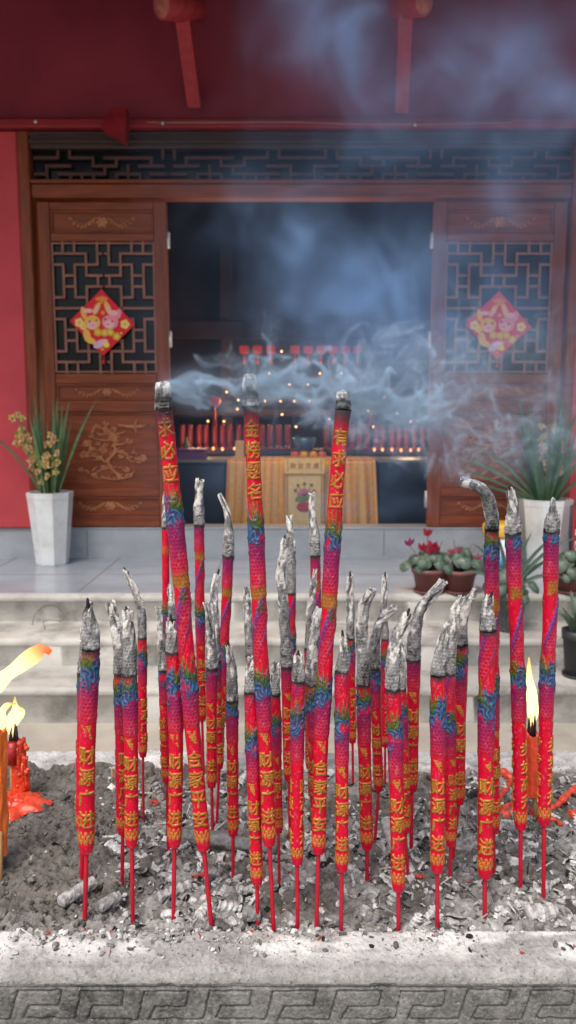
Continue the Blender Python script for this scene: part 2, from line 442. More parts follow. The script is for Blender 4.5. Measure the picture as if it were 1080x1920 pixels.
# door leaves --------------------------------------------------------------------------------------------------
def V(py): return wpt(0, py, YD)[2]
def ribbon_scroll(b, x0, x1, zc, h, y, n=5, mir=True):
    """low-relief scrolling vine"""
    xc = (x0 + x1) / 2; L = (x1 - x0) / 2
    b.blob((xc, y, zc), (h * .32, .006, h * .30), 10)
    for k in range(6):
        a = k * pi / 3; b.blob((xc + math.cos(a) * h * .36, y, zc + math.sin(a) * h * .30), (h * .2, .005, h * .16), 8)
    for s in (-1, 1):
        pts = [(xc + s * L * t, y, zc + math.sin(t * 9) * h * .30 * (1 - t * .6)) for t in np.linspace(.12, 1, 26)]
        b.tube(pts, [h * .075 * (1.1 - t) for t in np.linspace(0, .9, 26)], 6)
        for t in np.linspace(.2, .85, 7):
            px = xc + s * L * t; pz = zc + math.sin(t * 9) * h * .30 * (1 - t * .6); sg = 1 if int(t * 20) % 2 else -1
            tt = np.linspace(0, 1, 8)
            b.tube([(px + s * L * .09 * q, y, pz + sg * h * .42 * math.sin(q * 2.6) * (1 - t * .5)) for q in tt], [h * .07 * (1 - q * .8) for q in tt], 6)
            b.blob((px + s * L * .05, y, pz + sg * h * .25 * (1 - t * .5)), (h * .16, .004, h * .10), 8)

def flower_relief(b, X0, X1, Z0, Z1, y, mir, seed):
    """plum branches, blossoms and a flying bird in low relief"""
    r = random.Random(seed); W = X1 - X0; H = Z1 - Z0
    def pt(u, v): return (X0 + (1 - u if mir else u) * W, y, Z0 + v * H)
    def br(p, q, r0, r1, n=12, wob=.03):
        pts = []
        for i in range(n):
            t = i / (n - 1)
            pts.append(pt(p[0] + (q[0] - p[0]) * t + math.sin(t * 7 + p[0] * 9) * wob, p[1] + (q[1] - p[1]) * t + math.cos(t * 6 + p[1] * 9) * wob * .6))
        b.tube(pts, np.linspace(r0, r1, n), 6)
        return pts
    def blossom(u, v, s):
        c = pt(u, v)
        for k in range(5):
            a = k * 2 * pi / 5 + r.random(); b.blob((c[0] + math.cos(a) * s, y, c[2] + math.sin(a) * s * .8), (s * .75, .005, s * .55), 8)
        b.blob(c, (s * .4, .009, s * .4), 8)
    trunk = [((.62, .04), (.50, .34)), ((.50, .34), (.60, .62)), ((.60, .62), (.48, .92)), ((.50, .34), (.22, .44)), ((.60, .62), (.30, .72)),
             ((.58, .50), (.82, .34)), ((.56, .30), (.34, .14)), ((.56, .56), (.74, .64)), ((.54, .8), (.36, .86)), ((.34, .14), (.16, .20)), ((.62, .08), (.76, .14)), ((.42, .1), (.70, .06))]
    for i, (p, q) in enumerate(trunk): br(p, q, .017 if i < 3 else .011, .010 if i < 3 else .005)
    for (u, v) in ((.22, .44), (.30, .72), (.82, .34), (.34, .14), (.74, .64), (.48, .92), (.36, .86), (.45, .50), (.40, .40), (.55, .45), (.52, .70), (.66, .40), (.58, .82), (.30, .52), (.16, .2),
                   (.62, .72), (.48, .58), (.36, .62), (.44, .26), (.56, .2), (.70, .2), (.88, .38), (.26, .6)):
        blossom(u + r.uniform(-.02, .02), v + r.uniform(-.02, .02), r.uniform(.014, .024))
    for _ in range(46):                                     # leaves
        u, v = r.uniform(.2, .82), r.uniform(.08, .92); c = pt(u, v); a = r.uniform(-.9, .9); l = r.uniform(.02, .045)
        if abs(u - .52) > .34 * (1.1 - abs(v - .5)): continue
        b.tube([(c[0] + math.cos(a) * l * t, y, c[2] + math.sin(a) * l * t) for t in (-1, -.3, .4, 1)], [.002, .008, .007, .001], 6)
    c = pt(.80, .86)                                         # bird
    b.tube([(c[0] + t * .12, y, c[2] + .02 * t * t) for t in (-1, -.5, 0, .5, 1)], [.004, .016, .018, .012, .002], 8)
    for sg in (-1, 1): b.tube([(c[0] + .02 * t, y, c[2] + sg * .05 * t) for t in (0, .4, .8, 1.2)], [.014, .012, .008, .001], 6)

LAT = [('v', 1, 0, 1), ('v', 2, 0, 1), ('v', 4, 0, 2), ('h', 1, 0, 3), ('h', 1, 4, 4.5), ('v', 3, 1, 3), ('h', 2, 0, 1), ('h', 2, 2, 4),
       ('v', 1, 2, 5), ('v', 2, 2, 5), ('h', 3, 1, 2), ('h', 3, 3, 4.5), ('v', 4, 3, 4), ('h', 4, 1, 2), ('h', 4, 3, 4.5), ('v', 3, 4, 6), ('h', 5, 0, 1), ('h', 5, 2, 3), ('h', 6, 0, 4.5)]
def door(x0, x1, mir, seed):
    y0, y1 = 5.700, 5.755
    bx = (x1 - x0)
    def U(px):                                              # column in the left leaf -> x in this leaf
        t = (px - 72) / 244.0
        return x1 - t * bx if mir else x0 + t * bx
    def span(a, c): p, q = U(a), U(c); return min(p, q), max(p, q)
    b = MB()
    a0, a1 = span(72, 95); b.box(a0, a1, y0, y1, zd_b, zd_t, b=.005)
    c0, c1 = span(292, 316); b.box(c0, c1, y0, y1, zd_b, zd_t, b=.005)
    d = b.build('door', M['wood'], temple)
    i0, i1 = span(95, 292); i0 += .001; i1 -= .001
    for (t, bt) in ((381, 396), (439, 454), (701, 720), (751, 773), (914, 931), (966, 989)):
        b = MB(); b.box(i0, i1, y0 + .003, y1 - .002, max(V(bt), zd_b), V(t), b=.006); b.build('rail', M['wood_h'], d)
    for (t, bt) in ((396, 439), (720, 751), (773, 914), (931, 966)):     # mouldings around each panel
        b = MB(); m0, m1 = i0 + .002, i1 - .002; zt, zb = V(t) - .001, V(bt) + .001; g = .016
        b.box(m0, m1, y0 + .010, y0 + .03, zt - g, zt, b=.004); b.box(m0, m1, y0 + .010, y0 + .03, zb, zb + g, b=.004)
        b.box(m0, m0 + g, y0 + .0085, y0 + .03, zb + g, zt - g, b=.004); b.box(m1 - g, m1, y0 + .0085, y0 + .03, zb + g, zt - g, b=.004)
        b.build('panel_moulding', M['wood_h'], d)
        b = MB(); b.box(i0, i1, y0 + .026, y1 - .01, V(bt) - .002, V(t) + .002); b.build('door_panel', M['wood_h'], d)
    yy = y0 + .022
    for (t, bt) in ((396, 439), (720, 751), (931, 966)):
        b = MB(); ribbon_scroll(b, i0 + .12, i1 - .12, (V(t) + V(bt)) / 2, (V(t) - V(bt)) * .58, yy); b.build('carving', M['wood_carve'], d)
    b = MB(); flower_relief(b, i0 + .05, i1 - .05, V(914) + .03, V(773) - .04, yy, mir, seed)
    b.build('carving', M['wood_carve'], d)
    # lattice
    b = MB(); wz1, wz0 = V(456), V(699); cw = (i1 - i0) / 9; rh = (wz1 - wz0) / 12; w = .0095
    def bar(kind, k, p, q):
        if kind == 'v': b.box(i0 + k * cw - w, i0 + k * cw + w, y0 + .014, y0 + .034, wz1 - q * rh - w, wz1 - p * rh + w, b=.002)
        else: b.box(i0 + p * cw - w, i0 + q * cw + w, y0 + .0155, y0 + .0325, wz1 - k * rh - w, wz1 - k * rh + w, b=.002)
    for kind, k, p, q in LAT:
        if kind == 'v':
            for kk in (k, 9 - k): bar('v', kk, p, q); bar('v', kk, 12 - q, 12 - p)
        else:
            q2, p2 = (9 - p, 9 - q)
            for kk in ({k, 12 - k}):
                bar('h', kk, p, q); bar('h', kk, p2, q2)
    b.box(i0, i0 + .014, y0 + .012, y0 + .036, wz0, wz1); b.box(i1 - .014, i1, y0 + .012, y0 + .036, wz0, wz1)
    b.box(i0 + .014, i1 - .014, y0 + .0125, y0 + .0355, wz0, wz0 + .012); b.box(i0 + .014, i1 - .014, y0 + .0125, y0 + .0355, wz1 - .012, wz1)
    b.build('lattice', M['wood_lat'], d)
    b = MB(); b.box(i0, i1, y0 + .042, y0 + .046, wz0 - .01, wz1 + .01); b.build('pane', M['glass'], d)
    xh = x0 - .012 if mir else x1 + .012
    for (t, bt) in ((438, 468), (622, 652), (920, 950)):
        h = MB(); h.box(xh - .011, xh + .011, y0 - .004, y0 + .02, V(bt), V(t), b=.003)
        h.tube([(xh - .002, y0 - .006, V(bt) - .004), (xh - .002, y0 - .006, V(t) + .004)], .006, 8)
        h.build('hinge', M['metal'], d)
    return d
door(lx0, lx1, False, 11)
door(rx0, rx1, True, 12)

# interior shell
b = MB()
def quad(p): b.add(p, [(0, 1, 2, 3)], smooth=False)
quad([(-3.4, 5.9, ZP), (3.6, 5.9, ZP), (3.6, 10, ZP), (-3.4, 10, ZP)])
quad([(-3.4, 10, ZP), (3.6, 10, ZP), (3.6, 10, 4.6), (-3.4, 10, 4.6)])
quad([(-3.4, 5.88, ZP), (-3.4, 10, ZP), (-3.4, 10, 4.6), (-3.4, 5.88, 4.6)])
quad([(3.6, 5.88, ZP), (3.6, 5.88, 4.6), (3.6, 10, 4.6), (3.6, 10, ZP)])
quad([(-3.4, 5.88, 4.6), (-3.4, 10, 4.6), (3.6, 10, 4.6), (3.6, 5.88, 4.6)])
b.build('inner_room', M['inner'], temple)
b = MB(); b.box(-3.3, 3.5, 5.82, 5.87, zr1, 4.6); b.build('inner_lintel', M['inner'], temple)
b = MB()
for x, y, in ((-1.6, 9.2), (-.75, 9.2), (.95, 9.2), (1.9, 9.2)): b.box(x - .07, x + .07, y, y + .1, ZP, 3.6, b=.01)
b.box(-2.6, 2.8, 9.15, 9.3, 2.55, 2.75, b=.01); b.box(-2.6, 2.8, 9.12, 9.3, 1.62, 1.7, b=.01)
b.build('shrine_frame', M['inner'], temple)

# ------------------------------------------------------------------ interior furniture
YA = 6.95
# altar table under a yellow cloth
a0 = wpt(430, 862, YA); a1 = wpt(700, 862, YA); tz = a0[2]
tbl = empty('altar_table', ((a0[0] + a1[0]) / 2, YA + .3, ZP), 'altar table hidden under the striped yellow cloth inside the doorway', 'table')
b = MB(); b.box(a0[0] + .02, a1[0] - .02, YA + .03, YA + .62, tz - .05, tz - .006, b=.004); b.build('tabletop', M['wood_h'], tbl)
for sx in (a0[0] + .05, a1[0] - .05):
    for sy in (YA + .07, YA + .56):
        l = MB(); l.box(sx - .03, sx + .03, sy - .03, sy + .03, ZP, tz - .051, b=.004); l.build('leg', M['wood'], tbl)
nx, nz = 160, 40
xs = np.linspace(a0[0] - .02, a1[0] + .02, nx); P = np.zeros((nx, nz, 3)); Cc = np.zeros((nx, nz, 3))
for j in range(nz):
    if j < 10: y = YA + .60 - j * .06; z = np.full(nx, tz); 
    else: y = YA + .03; z = np.full(nx, tz - (j - 9) / 30 * (tz - ZP - .03))
    fl = max(0, j - 9) / 30.
    fold = np.sin(xs * 46 + 1.3 * np.sin(xs * 9)) * .5 + .5
    P[:, j, 0] = xs + (xs - xs.mean()) * .05 * fl; P[:, j, 1] = y - .035 * fl * fold - (.012 if j > 9 else 0); P[:, j, 2] = z + .004
u = np.linspace(0, 1, nx)
st = (np.sin(u * 130) > .55) | (np.sin(u * 61 + 1) > .8)
cl = np.where(st[:, None], np.array((.70, .33, .10)), np.array((.85, .50, .15)))
cl = np.where((np.sin(u * 44) > .9)[:, None], np.array((.72, .52, .20)), cl)
Cc[:] = cl[:, None]
o = grid_mesh('altar_cloth', P, Cc, M['cloth']); tag(o, 'orange and yellow striped altar cloth hanging to the floor in the doorway', 'tablecloth')
# banner on the cloth
bx0, bx1 = wpt(533, 0, YA - .06)[0], wpt(609, 0, YA - .06)[0]
bx0 = wpt(533, 880, YA - .06)[0]; bx1 = wpt(609, 880, YA - .06)[0]
zt, zm, zbm = wpt(0, 856, YA - .06)[2], wpt(0, 890, YA - .06)[2], wpt(0, 984, YA - .06)[2]
ban = empty('altar_banner', ((bx0 + bx1) / 2, YA - .06, zbm), 'pale yellow altar banner with red characters and an embroidered lotus, hung over the striped cloth', 'banner')
b = MB(); yb = YA - .048
b.box(bx0, bx1, yb - .012, yb, zm, zt, (.80, .62, .26), b=.002); b.box(bx0 + .012, bx1 - .012, yb - .006, yb + .002, zbm, zm - .002, (.80, .64, .30))
b.box(bx0 - .004, bx1 + .004, yb - .015, yb - .0125, zm + .001, zm + .012, (.50, .30, .09)); b.box(bx0 - .004, bx1 + .004, yb - .015, yb - .0125, zt - .012, zt, (.50, .30, .09))
b.box(bx0 + .022, bx0 + .034, yb - .0085, yb - .0065, zbm, zm - .006, (.42, .22, .12)); b.box(bx1 - .034, bx1 - .022, yb - .0085, yb - .0065, zbm, zm - .006, (.42, .22, .12))
for x in (bx0 + .03, bx1 - .036): b.box(x, x + .006, yb - .0145, yb - .0125, zm + .03, zt - .03, (.40, .10, .05))
b.build('banner_cloth', M['cloth'], ban)
b = MB(); xc = (bx0 + bx1) / 2; zc = zm - .20
for k in range(7):
    a = pi * (k + .5) / 7; b.blob((xc + math.cos(a) * .05, yb - .010, zc + math.sin(a) * .045), (.022, .003, .03), 8, (.55, .25, .33))
b.blob((xc, yb - .010, zc - .02), (.085, .003, .022), 10, (.14, .30, .12)); b.blob((xc - .03, yb - .010, zc - .035), (.06, .003, .018), 10, (.18, .36, .16))
b.blob((xc, yb - .010, zc - .10), (.075, .003, .05), 10, (.50, .07, .05))
for dx, dz in ((-.06, .10), (0, .115), (.065, .105), (-.085, .055), (.09, .05)):
    b.tube([(xc, yb - .010, zc), (xc + dx, yb - .010, zc + dz)], .003, 5, (.20, .22, .16)); b.blob((xc + dx, yb - .011, zc + dz), (.014, .003, .016), 8, (.22, .12, .16))
b.build('embroidery', M['cloth'], ban)

_font = {}
def text_mesh(ch):
    if ch not in _font:
        cu = bpy.data.curves.new('glyph', 'FONT'); cu.body = ch; cu.size = 1; cu.resolution_u = 4
        o = bpy.data.objects.new('glyph', cu); COL.objects.link(o)
        dg = bpy.context.evaluated_depsgraph_get()
        me = bpy.data.meshes.new_from_object(o.evaluated_get(dg))
        me.calc_loop_triangles()
        v = np.array([p.co[:2] for p in me.vertices]); t = np.array([q.vertices[:] for q in me.loop_triangles])
        bpy.data.objects.remove(o); bpy.data.curves.remove(cu); bpy.data.meshes.remove(me)
        _font[ch] = (v, t)
    return _font[ch]
b = MB(); n = 4
for i, ch in enumerate('赫显灵威'):
    v, t = text_mesh(ch); v = v - v.min(0); v = v / v.max(); s = .052
    x = bx0 + .055 + i * (bx1 - bx0 - .11 - s) / 3
    b.add([(x + p[0] * s, yb - .0145, (zm + zt) / 2 - s / 2 + p[1] * s) for p in v], [tuple(q) for q in t], (.33, .05, .03), False)
b.build('lettering', M['cloth'], ban)

def counter(x0, x1, lab):
    z = wpt(0, 862, 7.0)[2]
    r = empty('altar_counter', ((x0 + x1) / 2, 7.25, ZP), lab, 'counter')
    b = MB(); b.box(x0, x1, 7.0, 7.6, ZP, z - .03); b.build('counter_body', M['counter'], r)
    b = MB(); b.box(x0 - .02, x1 + .02, 6.98, 7.62, z - .028, z, b=.004); b.build('counter_top', M['counter_top'], r)
    return z
cz = counter(-2.3, a0[0] - .05, 'dark blue counter left of the yellow altar cloth')
counter(a1[0] + .07, 2.4, 'dark blue counter right of the yellow altar cloth')
# purple box on the left counter
p = wpt(359, 851, 7.05); b = MB()
b.box(p[0] - .13, p[0] + .13, 7.03, 7.25, cz, cz + .075, (.13, .05, .20), b=.006); b.box(p[0] - .135, p[0] + .135, 7.025, 7.255, cz + .0765, cz + .10, (.16, .06, .24), b=.006)
tag(b.build('offering_box', M['paint'], None, (p[0], 7.14, cz)), 'purple offering box lying on the left counter', 'box')
p = wpt(349, 830, 7.35); b = MB(); b.lathe((p[0], 7.35, cz), [(.03, 0), (.032, .02), (.032, .13), (.014, .17), (.014, .21)], 12, (.06, .16, .05))
tag(b.build('green_bottle', M['paint'], None, (p[0], 7.35, cz)), 'green bottle at the far left of the counter behind the purple box', 'bottle')

# shelf of red lamp towers behind the counters, with little bulbs
YS = 7.9; zs = wpt(0, 842, YS)[2]
sh = empty('lamp_shelf', (0, YS + .1, ZP), 'long dark shelf carrying the row of red lotus lamps', 'shelf')
b = MB(); b.box(-2.2, 2.4, YS - .12, YS + .3, zs - .05, zs, b=.005); b.box(-2.2, 2.4, YS + .02, YS + .25, ZP, zs - .052); b.build('shelf_board', M['wood_dark'], sh)
def lamp_mesh():
    b = MB(); b.lathe((0, 0, 0), [(.03, 0), (.044, .01), (.047, .05), (.047, .15), (.044, .19), (.030, .205)], 14, (1, 1, 1)); return b
cells = [x for x in range(343, 802, 15)]
proto = None
for i, px in enumerate(cells):
    if 545 < px < 605: continue
    p = wpt(px + random.uniform(-2, 2), 840, YS)
    if proto is None:
        r = empty('lotus_lamp', (p[0], YS, zs), 'red cylindrical lotus lamp in the row on the dark shelf inside the hall', 'lamp', 'red lamps lined up on the shelf')
        b = MB(); b.lathe((p[0], YS, zs + .045), [(.020, 0), (.026, .012), (.029, .06), (.030, .15), (.026, .20), (.016, .215)], 14); b.build('lamp_shade', M['redwax'], r)
        b = MB(); b.lathe((p[0], YS, zs), [(.045, 0), (.045, .012), (.02, .02), (.02, .046)], 12); b.build('lamp_foot', M['redwax'], r)
        proto = r
    else:
        r = proto.copy(); COL.objects.link(r); r.location = (p[0], YS, zs)
        for ch in list(proto.children):
            c = ch.copy(); COL.objects.link(c); c.parent = r
first = None
for i, (px, py, Y) in enumerate([(400, 841, 7.72), (417, 842, 7.72), (440, 841, 7.72), (702, 843, 7.72), (717, 843, 7.72), (735, 843, 7.72), (752, 844, 7.72), (770, 844, 7.72), (785, 843, 7.72), (372, 842, 7.72)]):
    b = MB(); p = wpt(px, py, Y)
    if first is None:
        b.blob((0, 0, 0), (.013, .013, .018), 8); first = b.build('candle_bulb', M['ember'], None, (0, 0, 0)); o = first
        o.location = p; tag(o, 'tiny orange candle bulb glowing at the foot of the red lamps', 'bulb', 'orange bulbs along the shelf')
    else:
        o = first.copy(); COL.objects.link(o); o.location = p
first = None
for (px, py) in ((528, 659), (543, 721), (577, 721), (445, 767), (497, 752), (526, 752), (447, 750), (529, 777), (617, 786), (580, 752), (552, 752), (480, 790), (505, 700), (600, 700), (640, 700), (665, 735), (690, 770), (720, 745), (745, 775), (425, 735), (390, 790), (420, 790), (555, 800), (700, 800), (770, 790)):
    p = wpt(px, py, 9.0)
    if first is None:
        b = MB(); b.blob((0, 0, 0), (.012, .012, .012), 8); first = b.build('string_light', M['lamp'], None, (0, 0, 0)); o = first; o.location = p
        tag(o, 'small warm string light glowing deep in the dark hall', 'light', 'string lights in the hall')
    else: o = first.copy(); COL.objects.link(o); o.location = p
# hanging lanterns
first = None
for i, px in enumerate((458, 483, 508, 553, 578, 602, 625, 647, 671)):
    p = wpt(px, 655, 9.0)
    if first is None:
        r = empty('hanging_lantern', p, 'small square red lantern hanging in the row high inside the hall', 'lantern', 'row of hanging red lanterns')
        b = MB(); b.lathe((p[0], p[1], p[2] - .05), [(.045, 0), (.075, .01), (.075, .085), (.045, .095)], 4, rot=pi / 4, smooth=False); b.build('lantern_body', M['lantern'], r)
        b = MB(); b.tube([(p[0], p[1], p[2] - .05), (p[0], p[1], p[2] - .17)], [.010, .018], 6); b.build('tassel', M['lantern'], r)
        b = MB(); b.tube([(p[0], p[1], p[2] + .04), (p[0], p[1], p[2] + .35)], .003, 5); b.build('cord', M['wood_dark'], r)
        first = r
    else:
        r = first.copy(); COL.objects.link(r); r.location = p
        for ch in list(first.children): c = ch.copy(); COL.objects.link(c); c.parent = r
for (px, py, lab) in ((402, 752, 'round red lantern hanging left of the middle incense stick deep in the hall'), (697, 746, 'round red lantern hanging right of the tall incense sticks deep in the hall')):
    p = wpt(px, py, 8.4); r = empty('round_lantern', p, lab, 'lantern')
    b = MB(); b.lathe((p[0], p[1], p[2] - .06), [(.02, 0), (.06, .025), (.075, .06), (.06, .095), (.02, .12)], 14); b.build('lantern_body', M['lantern'], r)
    b = MB(); b.tube([(p[0], p[1], p[2] - .06), (p[0], p[1], p[2] - .30)], [.012, .025], 6); b.build('tassel', M['lantern'], r)
# blue bowl and fruit on the altar
p = wpt(571, 850, 7.25); r = empty('incense_bowl', (p[0], 7.28, tz), 'blue and white porcelain bowl standing on the altar table', 'bowl')
b = MB(); b.lathe((p[0], 7.28, tz + .06), [(.05, 0), (.085, .03), (.11, .09), (.112, .135), (.098, .138), (.09, .11)], 20); b.build('bowl_body', M['bluebowl'], r)
b = MB(); b.lathe((p[0], 7.28, tz + .01), [(.06, 0), (.06, .03), (.05, .052)], 16); b.build('bowl_foot', M['bluebowl'], r)
for k, (px, c, n_, lab) in enumerate(((553, (.55, .10, .10), 'red apple', 'red apple left of the blue bowl on the altar'), (570, (.62, .36, .05), 'orange', 'yellow orange in front of the blue bowl on the altar'),
                                   (588, (.58, .33, .05), 'orange', 'yellow orange right of the blue bowl on the altar'), (604, (.55, .12, .16), 'red apple', 'red apple at the right end of the altar offerings'))):
    p = wpt(px, 846, 7.1); b = MB(); b.lathe((p[0], 7.1, tz + .004), [(.014, 0), (.034, .012), (.042, .036), (.034, .06), (.012, .068), (.004, .062)], 14, c)
    tag(b.build('apple' if 'apple' in n_ else 'orange', M['paint'], None, (p[0], 7.1, tz + .004)), lab, 'fruit')
b = MB(); p = wpt(449, 850, 7.1); b.box(p[0] - .04, p[0] + .04, 7.08, 7.16, tz + .004, tz + .17, (.55, .36, .12), b=.005)
tag(b.build('incense_packet', M['paint'], None, (p[0], 7.12, tz)), 'upright yellow paper packet at the left end of the altar', 'packet')

# ------------------------------------------------------------------ red diamond prints on the doors
def diamond(px, py, s, lab, tilt):
    Y = 5.688; c = np.array(wpt(px, py, Y)); h = s
    r = empty('paper_diamond', tuple(c), lab, 'decoration', 'red diamond prints on the doors')
    b = MB()
    b.add([(c[0], Y, c[2] + h), (c[0] + h, Y, c[2] + tilt), (c[0], Y, c[2] - h), (c[0] - h, Y, c[2] - tilt), (c[0], Y + .003, c[2] + h), (c[0] + h, Y + .003, c[2] + tilt), (c[0], Y + .003, c[2] - h), (c[0] - h, Y + .003, c[2] - tilt)],
          [(0, 3, 2, 1), (4, 5, 6, 7), (0, 1, 5, 4), (1, 2, 6, 5), (2, 3, 7, 6), (3, 0, 4, 7)], (.62, .008, .018), False)
    b.build('red_paper', M['paper'], r)
    b = MB(); k = h / 62.0
    lay = [0]
    def E(x, y, rx, ry, col, rot=0, n=18):
        lay[0] += 1; yy = Y - .0008 - lay[0] * .00012; a = R(rot)
        vs = [(c[0] + k * (x + rx * math.cos(t) * math.cos(a) - ry * math.sin(t) * math.sin(a)), yy, c[2] - k * (y - rx * math.cos(t) * math.sin(a) - ry * math.sin(t) * math.cos(a))) for t in np.linspace(0, 2 * pi, n, endpoint=False)]
        b.add(vs, [tuple(range(n))], col, False)
    yel = (.72, .38, .07); yl2 = (.74, .52, .16); pk = (.72, .22, .26); pk2 = (.74, .38, .38); gd = (.60, .38, .03); lil = (.55, .36, .50); orr = (.70, .22, .04); dk = (.05, .03, .08)
    for x, y, q in ((-44, 0, 7), (-36, 8, 5), (43, 3, 7)):           # blossoms at the sides
        for t in range(5): E(x + q * .7 * math.cos(t * 1.257), y + q * .7 * math.sin(t * 1.257), q * .6, q * .6, yl2)
        E(x, y, q * .35, q * .35, orr)
    for x in (-7, 0, 7): E(x, -46 + abs(x) * .3, 5, 3.4, orr)
    E(0, -40, 4, 5, orr)
    # yellow animal left with a folded ear, pink one right
    E(-35, -18, 5, 12, yel, 12); E(-26, -22, 10, 4, pk2, 0); E(-10, -26, 5, 13, yel, -28); E(-10, -25, 2.5, 9, pk2, -28)
    E(12, -26, 5.5, 15, yel, 22); E(12, -25, 2.6, 10, pk2, 22); E(31, -16, 6, 10, pk, -18); E(22, -18, 8, 5, pk2)
    E(-19, 0, 15.5, 13.5, yel); E(-19, 5, 10, 7, pk2); E(15, -1, 15.5, 13.5, pk); E(13, 3, 10, 7.5, pk2)
    for x, y in ((-24, -2), (-11, -4), (6, -6), (19, -2)): E(x, y, 1.7, 2.3, dk)
    E(-18, 5.5, 4, 1.6, pk); E(10, 3, 3.5, 1.5, (.60, .12, .22))
    E(-30, 23, 7, 11, yel, 10); E(-24, 33, 12, 6, yel, -24)
    for x, y in ((-9, 18), (4, 19), (15, 18), (27, 26)):
        for t in range(5): E(x + 4 * math.cos(t * 1.257), y + 4 * math.sin(t * 1.257), 3.6, 3.6, gd)
        E(x, y, 2.4, 2.4, yl2)
    E(-6, 40, 13, 7, lil, 26); E(2, 36, 9, 5, pk2, 10); E(7, 42, 6, 5, (.74, .55, .08)); E(-1, 50, 4, 3, orr)
    E(2, -18, 4, 4, orr); E(36, 20, 2, 2, yl2); E(30, -3, 1.6, 1.6, orr)
    b.build('printed_picture', M['paper'], r)
    b = MB(); b.tube([(c[0], Y, c[2] - h), (c[0] + .002, Y, c[2] - h - .035), (c[0], Y, c[2] - h - .06)], [.004, .006, .010], 6, (.60, .01, .02)); b.build('tassel', M['paper'], r)
    b = MB(); b.tube([(c[0], Y, c[2] + h), (c[0], Y + .004, c[2] + h + .03)], .003, 5, (.60, .01, .02)); b.build('hanging_cord', M['paper'], r)
diamond(192, 605, .242, 'red paper diamond with two cartoon rabbits on the left door', -.012)
diamond(934, 610, .248, 'red paper diamond with two cartoon rabbits on the right door, seen through smoke', -.012)

# ------------------------------------------------------------------ plants on the porch
def octa_pot(px0, px1, py0, py1, Y, name, lab, m):
    c = wpt((px0 + px1) / 2, py1, Y); top = wpt((px0 + px1) / 2, py0, Y)
    dep = depth_of(top); rt = (px1 - px0) / 2 / F * dep; rb = rt * .72; zb = ZP; h = top[2] - ZP
    r = empty(name, (c[0], Y, zb), lab, 'planter')
    b = MB(); b.lathe((c[0], Y, zb), [(rb * .96, 0), (rb, .01), (rt * .985, h - .05), (rt, h - .045), (rt * 1.02, h), (rt * .9, h), (rt * .88, h - .05)], 8, smooth=False, rot=pi / 8); b.build('pot', m, r)
    b = MB(); b.lathe((c[0], Y, zb + h - .055), [(rt * .84, 0), (rt * .80, .02), (rt * .3, .03)], 12); b.build('soil', M['soil'], r)
    return r, c[0], zb + h, rt

def leaf_path(p0, ang, lean, L, n=12, droop=.25, ydir=0):
    pts = []; p = np.array(p0, float)
    for i in range(n):
        t = i / (n - 1)
        a = lean * (1 + droop * 3 * t * t)
        d = np.array((math.sin(a) * math.cos(ang), math.sin(a) * math.sin(ang) , math.cos(a)))
        pts.append(p.copy()); p = p + d * L / (n - 1)
    return pts

def orchid(r, x, y, z, rt, leaves, flowers, dark, seed):
    rr = random.Random(seed)
    b = MB()
    for (ang, lean, L, w, droop) in leaves:
        n = 14; p0 = (x + math.cos(ang) * rt * .35 * rr.uniform(.4, 1), y + math.sin(ang) * rt * .35, z - .03)
        g = rr.uniform(.8, 1.2); col = (.075 * g * dark[0], .135 * g * dark[1], .055 * g * dark[2])
        prof = [w * (.55 + .45 * math.sin(min(1, t * 1.5) * pi / 2)) * (1 - max(0, t - .6) / .4 * .92) for t in np.linspace(0, 1, n)]
        b.blade(leaf_path(p0, ang, lean, L, n, droop), prof, (math.sin(ang) * .3, -1, .2), col, .3)
    b.build('leaves', M['leaf'], r)
    b = MB(); s = MB()
    for (fx, fz, top, n) in flowers:                                  # spray of blossoms
        base = np.array((x + fx * .25, y - .02, z - .03)); tip = np.array((x + fx, y - .08, z + top))
        pts = [base + (tip - base) * t + np.array((0, 0, .05 * math.sin(t * pi))) for t in np.linspace(0, 1, 10)]
        s.tube(pts, .006, 6, (.12, .18, .05))
        for k in range(n):
            t = .42 + .58 * k / max(1, n - 1); c = base + (tip - base) * t + np.array((rr.uniform(-.05, .05), rr.uniform(-.06, .0), rr.uniform(-.02, .05)))
            col0 = rr.choice([(.42, .30, .09), (.36, .29, .10), (.46, .27, .13), (.33, .30, .08)])
            for q in range(6):
                a = q * pi / 3 + rr.random(); d = np.array((math.cos(a), -.35, math.sin(a))) * rr.uniform(.020, .034)
                b.blade([c, c + d * .5, c + d], [.005, .012, .003], (0, -1, .1), tuple(np.array(col0) * rr.uniform(.7, 1.3)), .3)
            b.blob(c + np.array((0, -.012, -.004)), (.009, .010, .009), 6, (.38, .16, .10))
    s.build('flower_stem', M['leaf'], r); b.build('blossoms', M['petal'], r)

r, px_, pz_, prt = octa_pot(57, 141, 922, 1055, 5.46, 'potted_orchid', 'white octagonal planter with a yellow green orchid by the left red wall', M['potwhite'])
rr = random.Random(4)
lv = [(0.1, .06, .72, .016, .05), (.3, .10, .66, .018, .1), (pi, .05, .66, .016, .05), (pi, .12, .60, .018, .1), (0, .16, .70, .016, .22), (0, .34, .78, .010, .25), (pi, .20, .60, .016, .25),
      (pi, .55, .72, .009, .45), (pi * .9, .08, .74, .014, .04), (-.3, .03, .62, .017, .05), (.2, .20, .55, .017, .12), (pi * 1.1, .26, .50, .013, .3), (0, .02, .70, .013, .0)] + \
     [(rr.uniform(0, 2 * pi), rr.uniform(.03, .22), rr.uniform(.38, .62), rr.uniform(.010, .016), rr.uniform(0, .25)) for _ in range(16)]
orchid(r, px_, 5.46, pz_, prt, lv, [(-.19, 0, .54, 15), (-.12, 0, .40, 12), (.07, 0, .40, 13), (-.02, 0, .26, 5)], (1.05, 1.05, 1), 3)
